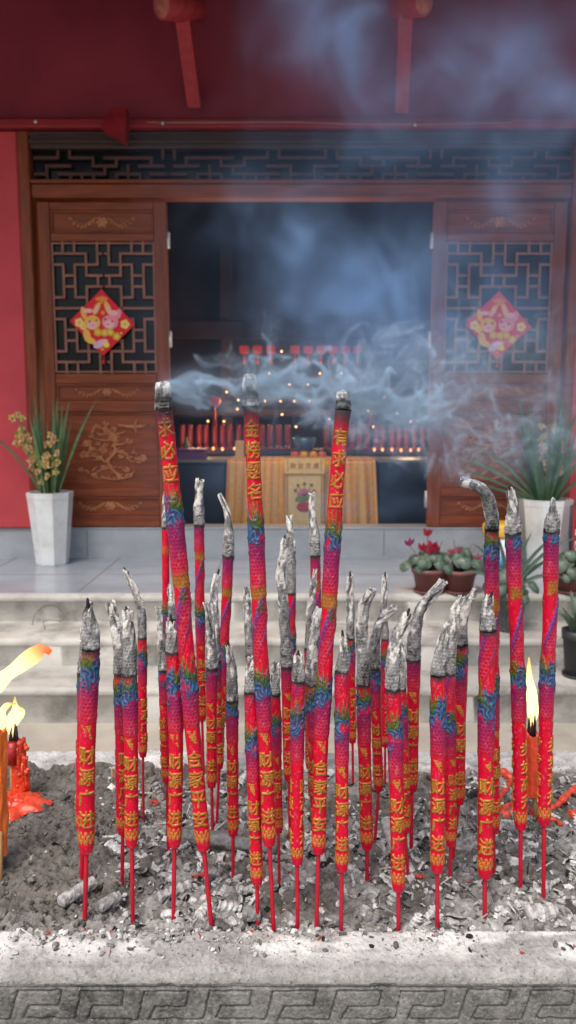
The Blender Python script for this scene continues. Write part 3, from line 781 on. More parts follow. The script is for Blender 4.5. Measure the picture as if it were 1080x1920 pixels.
r, px_, pz_, prt = octa_pot(968, 1066, 935, 1062, 5.42, 'potted_orchid', 'white octagonal planter with a dark leafy orchid by the right door, in the smoke', M['potwhite'])
rr = random.Random(9)
lv = [(rr.uniform(0, 2 * pi), rr.uniform(.03, .5), rr.uniform(.4, .80), rr.uniform(.013, .022), rr.uniform(.05, .4)) for _ in range(40)] + \
     [(pi, .9, .75, .014, .25), (pi, .7, .7, .014, .35), (0, .8, .7, .014, .3), (pi, 1.1, .7, .010, .1), (pi, 1.25, .6, .010, .02)]
orchid(r, px_, 5.42, pz_, prt, lv, [(-.04, 0, .52, 15), (.05, 0, .40, 11)], (.62, .72, .8), 6)

def pot_round(px, py0, py1, w, Y, z0, name, lab, cat, m, saucer=True):
    c = wpt(px, py1, Y); top = wpt(px, py0, Y); rt = w / 2 / F * depth_of(top); h = top[2] - z0
    r = empty(name, (c[0], Y, z0), lab, cat)
    b = MB(); b.lathe((c[0], Y, z0 + .004), [(rt * .68, 0), (rt * .72, .004), (rt * .92, h * .8), (rt * 1.0, h * .8), (rt * 1.04, h), (rt * .9, h), (rt * .85, h * .8)], 24); b.build('pot', m, r)
    b = MB(); b.lathe((c[0], Y, z0 + h * .82), [(rt * .84, 0), (rt * .5, .01)], 16); b.build('soil', M['soil'], r)
    if saucer:
        b = MB(); b.lathe((c[0], Y, z0), [(rt * .75, 0), (rt * .85, .004), (rt * .92, .018), (rt * .88, .018), (rt * .8, .008)], 24); b.build('saucer', m, r)
    return r, c[0], z0 + h, rt

def cyclamen(r, x, y, z, rt, seed, nleaf=34, flowers=(), spread=1.5):
    rr = random.Random(seed); b = MB(); f = MB(); s = MB()
    for i in range(nleaf):
        a = rr.uniform(0, 2 * pi); d = rr.uniform(.1, 1.0) * rt * spread; hh = z + .10 * (1 - (d / (rt * spread)) ** 2) + rr.uniform(-.02, .035)
        c = np.array((x + math.cos(a) * d, y + math.sin(a) * d * .8, hh)); q = rr.uniform(.028, .046)
        nrm = np.array((math.cos(a) * .7, math.sin(a) * .7 - .55, .75)); nrm /= np.linalg.norm(nrm)
        e1 = np.cross(nrm, (0, 0, 1)); e1 /= np.linalg.norm(e1); e2 = np.cross(nrm, e1)
        g = rr.uniform(.7, 1.3); dk = (.040 * g, .066 * g, .044 * g); lt = (.085 * g, .125 * g, .088 * g)
        vs = [c + nrm * .008]; cs = [dk]
        n = 12
        for ring, cc in ((.45, lt), (.75, dk), (1.0, lt if rr.random() < .3 else dk)):
            for k in range(n):
                t = 2 * pi * k / n; hr = 1 - .38 * math.exp(-((t - pi) / .45) ** 2) if True else 1
                w = 1 + .06 * math.sin(t * 5)
                vs.append(c + q * ring * hr * w * (math.cos(t) * e2 * 1.15 + math.sin(t) * e1) - nrm * .010 * ring * ring); cs.append(cc)
        fs = [(0, 1 + k, 1 + (k + 1) % n) for k in range(n)]
        for ri in range(2):
            for k in range(n):
                A = 1 + ri * n + k; B = 1 + ri * n + (k + 1) % n; fs.append((A, A + n, B + n, B))
        b.add(vs, fs, cs, True)
        s.tube([(x, y, z - .02), ((x + c[0]) / 2, (y + c[1]) / 2, (z + hh) / 2 + .01), tuple(c)], .0025, 5, (.12, .09, .07))
    b.build('leaves', M['leaf'], r)
    for (dx, dz, col, n) in flowers:
        tip = np.array((x + dx, y - .04, z + dz)); s.tube([(x + dx * .3, y, z), tuple(tip * .5 + np.array((x + dx * .3, y, z)) * .5 + np.array((0, 0, .02))), tuple(tip)], .003, 5, (.16, .09, .08))
        for k in range(n):
            a = 2 * pi * k / max(1, n); d = np.array((math.cos(a) * .028, math.sin(a) * .012, .042 + rr.uniform(-.01, .01)))
            f.blade([tip, tip + d * .5, tip + d * 1.0], [.007, .015, .004], (math.cos(a), -1, .2), tuple(np.array(col) * rr.uniform(.75, 1.2)), .3)
    s.build('stems', M['leaf'], r)
    if flowers: f.build('flowers', M['petal'], r)

RD = (.36, .02, .05); PK = (.36, .12, .16)
r, x_, z_, rt_ = pot_round(803, 1066, 1122, 64, 4.535, ZP, 'potted_cyclamen', 'cyclamen with upright red flowers in a red pot, left of the pair on the porch', 'potted plant', M['terracotta'])
cyclamen(r, x_, 4.535, z_, rt_, 1, 36, [(-.02, .21, RD, 5), (.01, .13, RD, 6), (-.05, .12, RD, 5), (.03, .11, RD, 5), (-.13, .15, (.30, .04, .14), 4), (.07, .18, (.1, .06, .05), 0), (.0, .10, RD, 5)])
r, x_, z_, rt_ = pot_round(860, 1068, 1124, 66, 4.53, ZP, 'potted_cyclamen', 'cyclamen with faded pink flowers and bare stalks, right of the porch pair', 'potted plant', M['terracotta'])
cyclamen(r, x_, 4.53, z_, rt_, 2, 36, [(-.06, .10, PK, 5), (-.02, .105, PK, 5), (-.05, .19, PK, 0), (.06, .17, PK, 0), (.09, .15, PK, 0), (.10, .06, PK, 4), (.18, .08, RD, 4)])
r, x_, z_, rt_ = pot_round(1066, 1072, 1126, 64, 4.535, ZP, 'potted_cyclamen', 'cyclamen in a red pot at the right edge below the fire extinguisher', 'potted plant', M['terracotta'])
cyclamen(r, x_, 4.535, z_, rt_, 5, 36, [(.02, .2, RD, 5), (.08, .16, RD, 5)])
r, x_, z_, rt_ = pot_round(952, 1108, 1203, 66, 4.27, Z1, 'grey_planter', 'tall dark grey planter with arching leaves on the step behind the right incense sticks', 'potted plant', M['potgrey'], False)
cyclamen(r, x_, 4.27, z_, rt_, 6, 30, [], 1.55)
b = MB()
for ang, lean, L in ((0, .5, .42), (.2, .8, .40), (pi, .5, .36), (0, 1.0, .34), (pi, .9, .32), (.1, .25, .36), (pi, .2, .40), (0, .65, .5)):
    b.blade(leaf_path((x_, 4.27, z_), ang, lean, L, 12, .4), [.008, .012, .013, .013, .012, .012, .011, .010, .009, .007, .004, .001], (0, -1, .3), (.05, .085, .06), .35)
b.build('long_leaves', M['leaf'], r)
r, x_, z_, rt_ = pot_round(1080, 1182, 1274, 58, 3.92, Z2, 'black_planter', 'black pot on a saucer standing on the steps at the right edge', 'potted plant', M['potblack'])
b = MB(); rr = random.Random(3)
for k in range(16):
    ang = rr.uniform(0, 2 * pi); b.blade(leaf_path((x_ + math.cos(ang) * .01, 3.92 + math.sin(ang) * .01, z_ - .02), ang, rr.uniform(.25, .75), rr.uniform(.14, .24), 10, .25), [.010, .013, .014, .014, .013, .012, .010, .008, .005, .001], (0, -1, .3), (.07 * rr.uniform(.7, 1.3), .11, .07), .5)
b.build('leaves', M['leaf'], r)

# yellow and white carton beside the planter
p = wpt(940, 1030, 5.30); r = empty('cleaning_tub', (p[0], 5.30, ZP), 'white tub with a yellow lid standing half hidden behind the right incense sticks', 'tub')
zt = wpt(0, 978, 5.3)[2]
b = MB(); b.lathe((p[0], 5.30, ZP), [(.10, 0), (.112, .01), (.125, zt - ZP - .10)], 20, (.62, .64, .66)); b.build('tub_body', M['paint'], r)
b = MB(); b.lathe((p[0], 5.30, ZP + .02), [(.1165, .0), (.1215, .09)], 20, (.10, .25, .45)); b.build('tub_label', M['paint'], r)
b = MB(); b.lathe((p[0], 5.30, zt - .099), [(.135, 0), (.138, .01), (.138, .075), (.125, .09), (.11, .095)], 20, (.66, .36, .03)); b.build('tub_lid', M['paint'], r)
# fire extinguisher at the right edge
p = wpt(1090, 1065, 5.2); r = empty('fire_extinguisher', (p[0], 5.2, ZP), 'red fire extinguisher with a white label at the right edge of the porch', 'fire extinguisher')
b = MB(); b.lathe((p[0], 5.2, ZP), [(.075, 0), (.08, .008), (.082, .02), (.082, .36), (.074, .40), (.05, .435), (.026, .45), (.024, .48)], 24); b.build('cylinder', M['extred'], r)
b = MB()
for t0, t1, z0, z1, c in ((-2.6, -.7, .10, .30, (.65, .65, .66)),):
    n = 14; vs = []; fs = []
    for i in range(n):
        a = t0 + (t1 - t0) * i / (n - 1)
        for z in (z0, z1): vs.append((p[0] + .0835 * math.cos(a), 5.2 + .0835 * math.sin(a), ZP + z))
    for i in range(n - 1): fs.append((2 * i, 2 * i + 2, 2 * i + 3, 2 * i + 1))
    b.add(vs, fs, c)
    for zz in (.13, .17, .21, .25):
        vs = []; fs = []
        for i in range(n):
            a = t0 + .15 + (t1 - t0 - .3) * i / (n - 1)
            for z in (zz, zz + .02): vs.append((p[0] + .0845 * math.cos(a), 5.2 + .0845 * math.sin(a), ZP + z))
        for i in range(n - 1): fs.append((2 * i, 2 * i + 2, 2 * i + 3, 2 * i + 1))
        b.add(vs, fs, (.10, .20, .42))
b.build('extinguisher_label', M['paint'], r)
b = MB(); b.tube([(p[0], 5.2, ZP + .48), (p[0], 5.2, ZP + .53)], .02, 12); b.box(p[0] - .012, p[0] + .012, 5.08, 5.24, ZP + .53, ZP + .545, b=.003); b.box(p[0] - .01, p[0] + .01, 5.09, 5.22, ZP + .555, ZP + .568, b=.003); b.build('valve_handle', M['potblack'], r)
b = MB(); b.tube([(p[0] - .02, 5.19, ZP + .50), (p[0] - .10, 5.17, ZP + .46), (p[0] - .105, 5.16, ZP + .3), (p[0] - .10, 5.15, ZP + .1)], .012, 8); b.build('hose', M['potblack'], r)

# loose wire on the steps
b = MB(); pts = [wpt(x, y, Y) for x, y, Y in ((60, 1172, 4.38), (66, 1150, 4.44), (84, 1134, 4.46), (108, 1136, 4.45), (121, 1152, 4.42), (118, 1166, 4.38), (96, 1162, 4.40), (80, 1164, 4.36), (84, 1180, 4.28))]
tt = np.linspace(0, 1, len(pts)); t2 = np.linspace(0, 1, 60); pts = np.stack([np.interp(t2, tt, np.array(pts)[:, i]) for i in range(3)], -1)
for _ in range(6): pts[1:-1] = (pts[:-2] + 2 * pts[1:-1] + pts[2:]) / 4
b.tube(pts, .0022, 5, (.05, .05, .05)); tag(b.build('loose_wire', M['paint']), 'thin loop of loose wire lying on the steps at left', 'wire')

# ================================================================== the stone censer
ZR = .84; YI = .992; YO = 1.49
cen = empty('stone_censer', (0, 1.25, 0), 'long carved grey stone incense burner filled with ash, key pattern along its front', 'incense burner')
# front rim: profile swept along x, key pattern cut into the face
xs = np.arange(-.62, .62, .0016)
prof = [(YI + .03, ZR - .03), (YI + .004, ZR - .006)]
prof += [(YI + .002 - .062 * t, ZR - .0005 - .006 * t * t) for t in np.linspace(0, 1, 26)]
prof += [(YI - .060 - .011 * math.sin(a), ZR - .0065 - .016 * (1 - math.cos(a))) for a in np.linspace(.1, pi / 2, 12)]
zf0 = prof[-1][1]; yf = prof[-1][0]
prof += [(yf, z) for z in np.arange(zf0 - .0016, ZR - .145, -.0016)]
prof = np.array(prof); n, k = len(xs), len(prof)
P = np.zeros((n, k, 3)); P[..., 0] = xs[:, None]; P[..., 1] = prof[None, :, 0]; P[..., 2] = prof[None, :, 1]
Xg, Yg, Zg = P[..., 0].copy(), P[..., 1].copy(), P[..., 2].copy()
# distance to the running key
per = .0868; zb, ztp = ZR - .0775, ZR - .0345
wob = (fbm(np.stack([Xg * 16, Zg * 16], -1), 5, 3) - .5) * .007 + (fbm(np.stack([Xg * 90, Zg * 90], -1), 6, 3) - .5) * .0035
xx = ((Xg + .030 + wob) / per) % 1.0; zz = (Zg + .6 * wob - zb) / (ztp - zb)
key = [(.0, 0), (.13, 1), (.80, 1), (.76, .47), (.30, .47), (.20, .02), (1.0, 0)]
dm = np.full(Xg.shape, 9.)
for sh in (-1, 0, 1):
    for (a, c) in zip(key[:-1], key[1:]):
        ax, az = (a[0] + sh) * per, a[1] * (ztp - zb); cx, cz_ = (c[0] + sh) * per, c[1] * (ztp - zb)
        px, pz = xx * per, zz * (ztp - zb); dx, dz = cx - ax, cz_ - az
        t = np.clip(((px - ax) * dx + (pz - az) * dz) / (dx * dx + dz * dz), 0, 1)
        dm = np.minimum(dm, np.hypot(px - ax - t * dx, pz - az - t * dz))
onface = Zg < zf0 - .001
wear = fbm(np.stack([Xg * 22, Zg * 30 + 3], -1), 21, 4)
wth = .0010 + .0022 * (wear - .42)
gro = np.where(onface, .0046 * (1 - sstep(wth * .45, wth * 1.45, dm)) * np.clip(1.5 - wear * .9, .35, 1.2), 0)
lip = np.exp(-((Zg - (zf0 - .007) + .0022 * (fbm(Xg[..., None] * 12, 2, 3) - .5)) / .0013) ** 2) * .004 * np.where(onface, 1, 0) * (.4 + vnoise(Xg[..., None] * 9, 8))
nz_ = fbm(np.stack([Xg * 60, Yg * 60, Zg * 60], -1), 31, 4) - .5
fine = fbm(np.stack([Xg * 260, Yg * 260, Zg * 260], -1), 33, 3) - .5
chip = np.clip(fbm(np.stack([Xg * 30, Zg * 30, Yg * 30], -1), 41, 4) - .62, 0, 1)
P[..., 1] += gro + lip + nz_ * .0022 * onface + fine * .0012 + chip * .02 * onface
P[..., 2] += np.where(onface, 0, nz_ * .005 + fine * .0022)
col = .265 + .20 * nz_ + .22 * fine
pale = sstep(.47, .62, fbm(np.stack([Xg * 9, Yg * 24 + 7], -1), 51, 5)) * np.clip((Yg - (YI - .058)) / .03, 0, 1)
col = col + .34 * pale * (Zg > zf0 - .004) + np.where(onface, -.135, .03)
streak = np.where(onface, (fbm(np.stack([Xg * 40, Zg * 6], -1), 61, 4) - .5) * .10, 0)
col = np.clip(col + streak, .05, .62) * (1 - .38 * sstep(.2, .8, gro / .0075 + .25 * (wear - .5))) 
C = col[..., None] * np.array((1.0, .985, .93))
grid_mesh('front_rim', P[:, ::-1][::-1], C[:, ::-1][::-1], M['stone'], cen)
# rear rim and inner walls
def rough_slab(name, x0, x1, y0, y1, z0, z1, seed, st=.006):
    xs = np.arange(x0, x1, st); pr = [(y0, z0)] + [(y0, z) for z in np.linspace(z0, z1 - .008, 8)] + [(y0 + .004, z1 - .002)] + [(y, z1) for y in np.linspace(y0 + .01, y1 - .01, 14)] + [(y1 - .003, z1 - .003)] + [(y1, z) for z in np.linspace(z1 - .01, z0, 6)]
    pr = np.array(pr); P = np.zeros((len(xs), len(pr), 3)); P[..., 0] = xs[:, None]; P[..., 1] = pr[:, 0]; P[..., 2] = pr[:, 1]
    q = fbm(P * 45, seed, 4) - .5; q2 = fbm(P * 10, seed + 5, 3) - .5
    P[..., 2] += (q * .010 + q2 * .014) * (P[..., 2] > z1 - .02); P[..., 1] += q * .008
    c = np.clip(.43 + q * .5 + q2 * .25, .1, .7)
    return grid_mesh(name, P, c[..., None] * np.array((1, .975, .93)), M['stone'], cen)
rough_slab('rear_rim', -.95, .95, YO, YO + .085, .55, ZR + .006, 71)
b = MB(); b.box(-.95, .95, .932, YI - .01, .10, ZR - .15, (.22, .22, .21), b=.004); b.box(-.95, .95, 1.0, YO + .08, .10, .56, (.22, .22, .21), b=.004)
b.box(-.98, .98, .90, YO + .11, .0, .10, (.24, .235, .22), b=.006)
b.box(.62, .95, .93, YO - .01, .5, ZR, (.25, .25, .235), b=.005); b.box(-.95, -.62, .93, YO - .01, .5, ZR, (.25, .25, .235), b=.005)
b.build('burner_body', M['stone'], cen)

# ash bed
def ash_z(x, y):
    Q = np.stack([np.asarray(x) * 1., np.asarray(y) * 1.], -1)
    z = .833 + .022 * (fbm(Q * 8, 81, 3) - .5) + .016 * (fbm(Q * 30, 83, 3) - .5)
    left = sstep(-.18, -.36, Q[..., 0] - (Q[..., 1] - 1.2) * .1) * sstep(1.05, 1.25, Q[..., 1])
    z = z + .018 * left
    return z - .02 * sstep(.02, 0, Q[..., 1] - YI) 
gx = np.arange(-.64, .64, .0028); gy = np.arange(YI - .004, YO + .01, .0028)
GX, GY = np.meshgrid(gx, gy, indexing='ij')
Z = ash_z(GX, GY); Q = np.stack([GX, GY], -1)
lump = np.abs(fbm(Q * 75, 91, 4) - .5); fine = fbm(Q * 210, 93, 3) - .5
pit = np.clip(fbm(Q * 40, 95, 4) - .60, 0, 1)
Z = Z + .016 * (.25 - lump) + .0075 * fine - .075 * pit + .010 * np.clip(fbm(Q * 55 + 9, 96, 3) - .58, 0, 1) * 3
w = np.clip(sstep(.40, .60, fbm(Q * 16, 97, 5)) * .75 * sstep(-.34, -.2, GX) + .45 * sstep(YI + .07, YI, GY), 0, 1)
base = np.array((.128, .117, .103)); C = base * (1 + 1.0 * fine[..., None] + .5 * (fbm(Q * 9, 99, 3)[..., None] - .5))
C = C * (1 - w[..., None]) + (np.array((.31, .30, .285)) * (1 + .9 * fine[..., None])) * w[..., None]
C = np.clip(C, .03, .7)
o = grid_mesh('ash_bed', np.stack([GX, GY, Z], -1), C, M['ashbed'])
tag(o, 'grey incense ash filling the stone burner', 'ash', kind='stuff')

# loose ash fragments: pebbles, flakes, curled shells and charred splinters
def proto_grid(nu, nv, fn):
    u, v = np.meshgrid(np.linspace(0, 1, nu), np.linspace(0, 1, nv), indexing='ij')
    p = np.stack(fn(u, v), -1).reshape(-1, 3)
    i, j = np.meshgrid(np.arange(nu - 1), np.arange(nv - 1), indexing='ij'); a = (i * nv + j).ravel()
    return p, np.stack([a, a + 1, a + nv + 1, a + nv], -1)
protos = []
for s in range(4):
    def fp(u, v, s=s):
        th = u * pi; ph = v * 2 * pi; d = np.stack([np.sin(th) * np.cos(ph), np.sin(th) * np.sin(ph), np.cos(th)], -1)
        r = .6 + .9 * (vnoise(d * 1.7 + s * 9, s)); r = np.round(r * 5) / 5 * .5 + r * .5
        p = d * r[..., None]; return p[..., 0], p[..., 1] * .8, p[..., 2] * .6
    protos.append(proto_grid(6, 10, fp))
for s in range(3):
    def ff(u, v, s=s):
        x = (u - .5) * 2; y = (v - .5) * (1.1 + .6 * vnoise(np.stack([u * 3, v * 0 + s], -1), s)); z = .5 * x * x * (1 - s * .5) + .35 * (vnoise(np.stack([u * 3, v * 3], -1), s + 3) - .5)
        return x, y, z
    protos.append(proto_grid(5, 5, ff))
for s in range(3):
    def fs(u, v, s=s):
        a = (v - .5) * pi * (1.1 + .5 * s); r = .55 * (1 + .16 * np.sign(np.sin(u * 26))) * (1 + .25 * (vnoise(np.stack([u * 4, v * 4], -1), s + 7) - .5)) * (1 - .3 * u)
        return (u - .5) * 2.6, r * np.sin(a), r * np.cos(a)
    protos.append(proto_grid(16, 8, fs))
def fr(u, v):
    return (u - .5) * 4.5 + 0 * v, .13 * np.cos(v * 2 * pi) * (1.1 - u), .13 * np.sin(v * 2 * pi) + .2 * u * u
protos.append(proto_grid(5, 6, fr))
V_, F_, C_ = [], [], []; nv = 0
def put(x, y, z, s, pid, col):
    global nv
    p, f = protos[pid]
    q = rng.normal(size=4); q /= np.linalg.norm(q); a, bq, c, d = q
    Rm = np.array([[1 - 2 * (c * c + d * d), 2 * (bq * c - a * d), 2 * (bq * d + a * c)], [2 * (bq * c + a * d), 1 - 2 * (bq * bq + d * d), 2 * (c * d - a * bq)], [2 * (bq * d - a * c), 2 * (c * d + a * bq), 1 - 2 * (bq * bq + c * c)]])
    v = (p * s * rng.uniform(.7, 1.3, 3)) @ Rm.T; v[:, 2] *= .75
    v = v + np.array((x, y, z - v[:, 2].min() * .55))
    V_.append(v); F_.append(f + nv); nv += len(v)
    C_.append(np.array(col)[None] * rng.uniform(.8, 1.2, (len(v), 1)))
def debris_col(white):
    t = rng.random()
    if t < .035: return (.025, .024, .024)
    if t < .045: return (.42, .07, .05)
    g = rng.uniform(.36, .62) if rng.random() < white else rng.uniform(.09, .26)
    return (g, g * .98, g * .945)
for _ in range(7200):
    x = rng.uniform(-.60, .62); y = YI + (YO - YI) * rng.beta(1.0, 1.4)
    sandy = x < -.27 + (y - 1.05) * -.25
    if sandy and rng.random() < .72:
        g = rng.uniform(.07, .16); put(x, y, float(ash_z(x, y)) + .002, .0014 + .0045 * rng.random() ** 3, rng.choice(4), (g, g * .93, g * .84)); continue
    if vnoise(np.array((x * 14, y * 14)), 77) < .36 and rng.random() < .6: continue
    s = .0018 + .0075 * rng.random() ** 2.4 + (.005 if rng.random() < .08 else 0)
    if sandy: s *= .6
    pid = rng.choice(11, p=[.09, .09, .09, .09, .13, .13, .12, .08, .07, .07, .04])
    put(x, y, float(ash_z(x, y)) + .001, s * (1.2 if pid > 3 else .85), pid, debris_col(.56 if not sandy else .15))
for _ in range(1150):                                       # on top of the front rim
    x = rng.uniform(-.55, .55); y = YI + .004 - .052 * rng.random() ** 1.8
    dens = .25 + .75 * (vnoise(np.array((x * 9 + 3, 0.)), 87) > .45)
    if rng.random() > dens: continue
    s = .0009 + .0046 * rng.random() ** 2.8
    put(x, y, ZR - .0005 - .006 * ((YI - y) / .06) ** 2, s, rng.choice(11, p=[.10, .1, .1, .1, .14, .14, .14, .05, .04, .04, .05]), debris_col(.66))
def ash_roll(path, w, lab, ridges, g0, hollow=False, seed=0):
    pts = np.array([(lambda D: wpt(x, y, D))(dist_on_plane(y, ZR)) for x, y in path]); dep = depth_of(pts[0]); r0 = w / 2 / F * dep
    pts[:, 2] += r0 * .55
    t = np.linspace(0, 1, 60); tt = np.linspace(0, 1, len(pts)); c = np.stack([np.interp(t, tt, pts[:, i]) for i in range(3)], -1)
    L = np.linalg.norm(c[-1] - c[0]); d = (c[-1] - c[0]) / L; e2 = np.array((0, 0, 1.)); e1 = np.cross(d, e2); e1 /= np.linalg.norm(e1); e2 = np.cross(e1, d)
    nu = 28; a = np.linspace(0, 2 * pi, nu, endpoint=False)
    A, T = np.meshgrid(a, t); 
    nn = fbm(np.stack([np.cos(A) * 2 + seed, np.sin(A) * 2, T * 9], -1), seed, 4)
    rad = r0 * (.82 + .4 * (nn - .5)) * (1 + (.10 * np.sign(np.sin(T * ridges * 6.28)) if ridges else 0)) * np.clip(np.minimum(T, 1 - T) * 9 + .55, 0, 1)
    P = c[:, None] + rad[..., None] * (np.cos(A)[..., None] * e1 + np.sin(A)[..., None] * e2)
    C = np.clip(g0 * (.7 + .9 * (nn - .3)) + (.12 * (np.sin(T * ridges * 6.28) > 0) if ridges else 0), .02, .7)[..., None] * np.array((1, .98, .95))
    if hollow:
        P = np.concatenate([P, P[-1:] * .4 + c[-1] * .6 - d * .004, P[-1:] * .3 + c[-1] * .7 - d * .02]); C = np.concatenate([C, C[-1:] * .1, C[-1:] * .05])
    else:
        P = np.concatenate([P, P[-1:] * .1 + c[-1] * .9]); C = np.concatenate([C, C[-1:]])
    P = np.concatenate([P[:1] * .1 + c[0] * .9, P]); C = np.concatenate([C[:1], C])
    o = grid_mesh('ash_roll', P, C, M['debris'], wrap=True); tag(o, lab, 'ash roll', 'fallen rolls of ash')
ash_roll([(338, 1572), (430, 1586), (520, 1600)], 36, 'long dark fallen roll of ash lying behind the middle incense sticks', 0, .22, seed=3)
ash_roll([(985, 1722), (1045, 1716)], 34, 'banded pale roll of ash lying near the right end of the front rim', 3, .42, seed=5)
ash_roll([(722, 1545), (740, 1600)], 24, 'short hollow ash tube lying right of the middle incense sticks', 0, .42, True, seed=7)
ash_roll([(295, 1690), (360, 1665)], 24, 'ribbed ash roll lying between the two left foot sticks', 5, .36, seed=9)
ash_roll([(372, 1724), (395, 1700)], 22, 'ribbed ash roll propped against the front rim beside the leaning tall stick', 5, .44, seed=11)
ash_roll([(112, 1700), (178, 1660)], 30, 'pale cracked ash roll behind the front left stick', 0, .42, seed=13)
ash_roll([(455, 1720), (490, 1722)], 32, 'round grey lump of ash against the front rim at the centre', 0, .26, seed=15)
ash_roll([(805, 1520), (868, 1480)], 22, 'grey roll of ash lying at the back between the right sticks', 4, .34, seed=17)
ash_roll([(225, 1686), (185, 1708)], 26, 'grey ash lump beside the second front left stick', 0, .34, seed=19)

# ================================================================== incense
GR = 96
_gl = {}
def glyph(ch):
    """0..1 coverage raster of a character, thickened and softened"""
    if ch in _gl: return _gl[ch]
    v, t = text_mesh(ch); v = v.copy(); v -= v.min(0); v /= v.max(0)
    m = 8; g = np.zeros((GR, GR)); yy, xx = np.mgrid[0:GR, 0:GR]
    px = (xx - m) / (GR - 2 * m); py = (yy - m) / (GR - 2 * m)
    for tri in t:
        a, bq, c = v[tri]; x0, x1 = min(a[0], bq[0], c[0]), max(a[0], bq[0], c[0]); y0, y1 = min(a[1], bq[1], c[1]), max(a[1], bq[1], c[1])
        i0, i1 = int(y0 * (GR - 2 * m)) + m, int(y1 * (GR - 2 * m)) + m + 2; j0, j1 = int(x0 * (GR - 2 * m)) + m, int(x1 * (GR - 2 * m)) + m + 2
        X, Y = px[i0:i1, j0:j1], py[i0:i1, j0:j1]
        d = (bq[1] - c[1]) * (a[0] - c[0]) + (c[0] - bq[0]) * (a[1] - c[1])
        if abs(d) < 1e-12: continue
        l1 = ((bq[1] - c[1]) * (X - c[0]) + (c[0] - bq[0]) * (Y - c[1])) / d; l2 = ((c[1] - a[1]) * (X - c[0]) + (a[0] - c[0]) * (Y - c[1])) / d
        g[i0:i1, j0:j1] = np.maximum(g[i0:i1, j0:j1], ((l1 >= -.02) & (l2 >= -.02) & (l1 + l2 <= 1.02)))
    for it in range(3): g = np.maximum.reduce([g, np.roll(g, 1, 0) * (it < 2), np.roll(g, -1, 0) * (it < 2), np.roll(g, 1, 1) * (it != 1), np.roll(g, -1, 1) * (it != 1)]) if it < 1 else g
    for _ in range(3): g = (g * 2 + np.roll(g, 1, 0) + np.roll(g, -1, 0)) / 4; g = (g * 2 + np.roll(g, 1, 1) + np.roll(g, -1, 1)) / 4
    _gl[ch] = g; return g
def samp(g, u, v):
    x = np.clip(u, 0, .9999) * (GR - 1); y = np.clip(v, 0, .9999) * (GR - 1)
    i = x.astype(int); j = y.astype(int); fx = x - i; fy = y - j; i2 = np.minimum(i + 1, GR - 1); j2 = np.minimum(j + 1, GR - 1)
    return (g[j, i] * (1 - fx) + g[j, i2] * fx) * (1 - fy) + (g[j2, i] * (1 - fx) + g[j2, i2] * fx) * fy

RED = np.array((.52, .0008, .024)); GOLD = np.array((.28, .140, .014)); GOLD2 = np.array((.74, .44, .075))
PUR = np.array((.21, .0015, .078)); BLU = np.array((.004, .080, .165)); GRN = np.array((.045, .085, .012)); PNK = np.array((.62, .12, .20))
CIRC = pi
def wrapA(A, c, per=CIRC): return (A - c + per / 2) % per - per / 2
def scales(S, A, w=.245, h=.185):
    """overlapping fish scales: (edge ridge 0..1, dome 0..1)"""
    nA = max(1, round(CIRC / w)); w = CIRC / nA
    edge = np.zeros(S.shape); dome = np.zeros(S.shape); done = np.zeros(S.shape, bool)
    j0 = np.floor(S / h)
    for dj in (1, 0, -1):
        j = j0 + dj; off = (j % 2) * .5
        i = np.round(A / w - off); cx = (i + off) * w; cy = (j + .35) * h
        r = np.hypot((A - cx) / (w * .60), (S - cy) / (h * 1.05))
        ins = (r < 1) & ~done
        edge = np.where(ins, sstep(.66, .95, r), edge); dome = np.where(ins, 1 - r * r * .7, dome); done |= ins
    return edge, dome

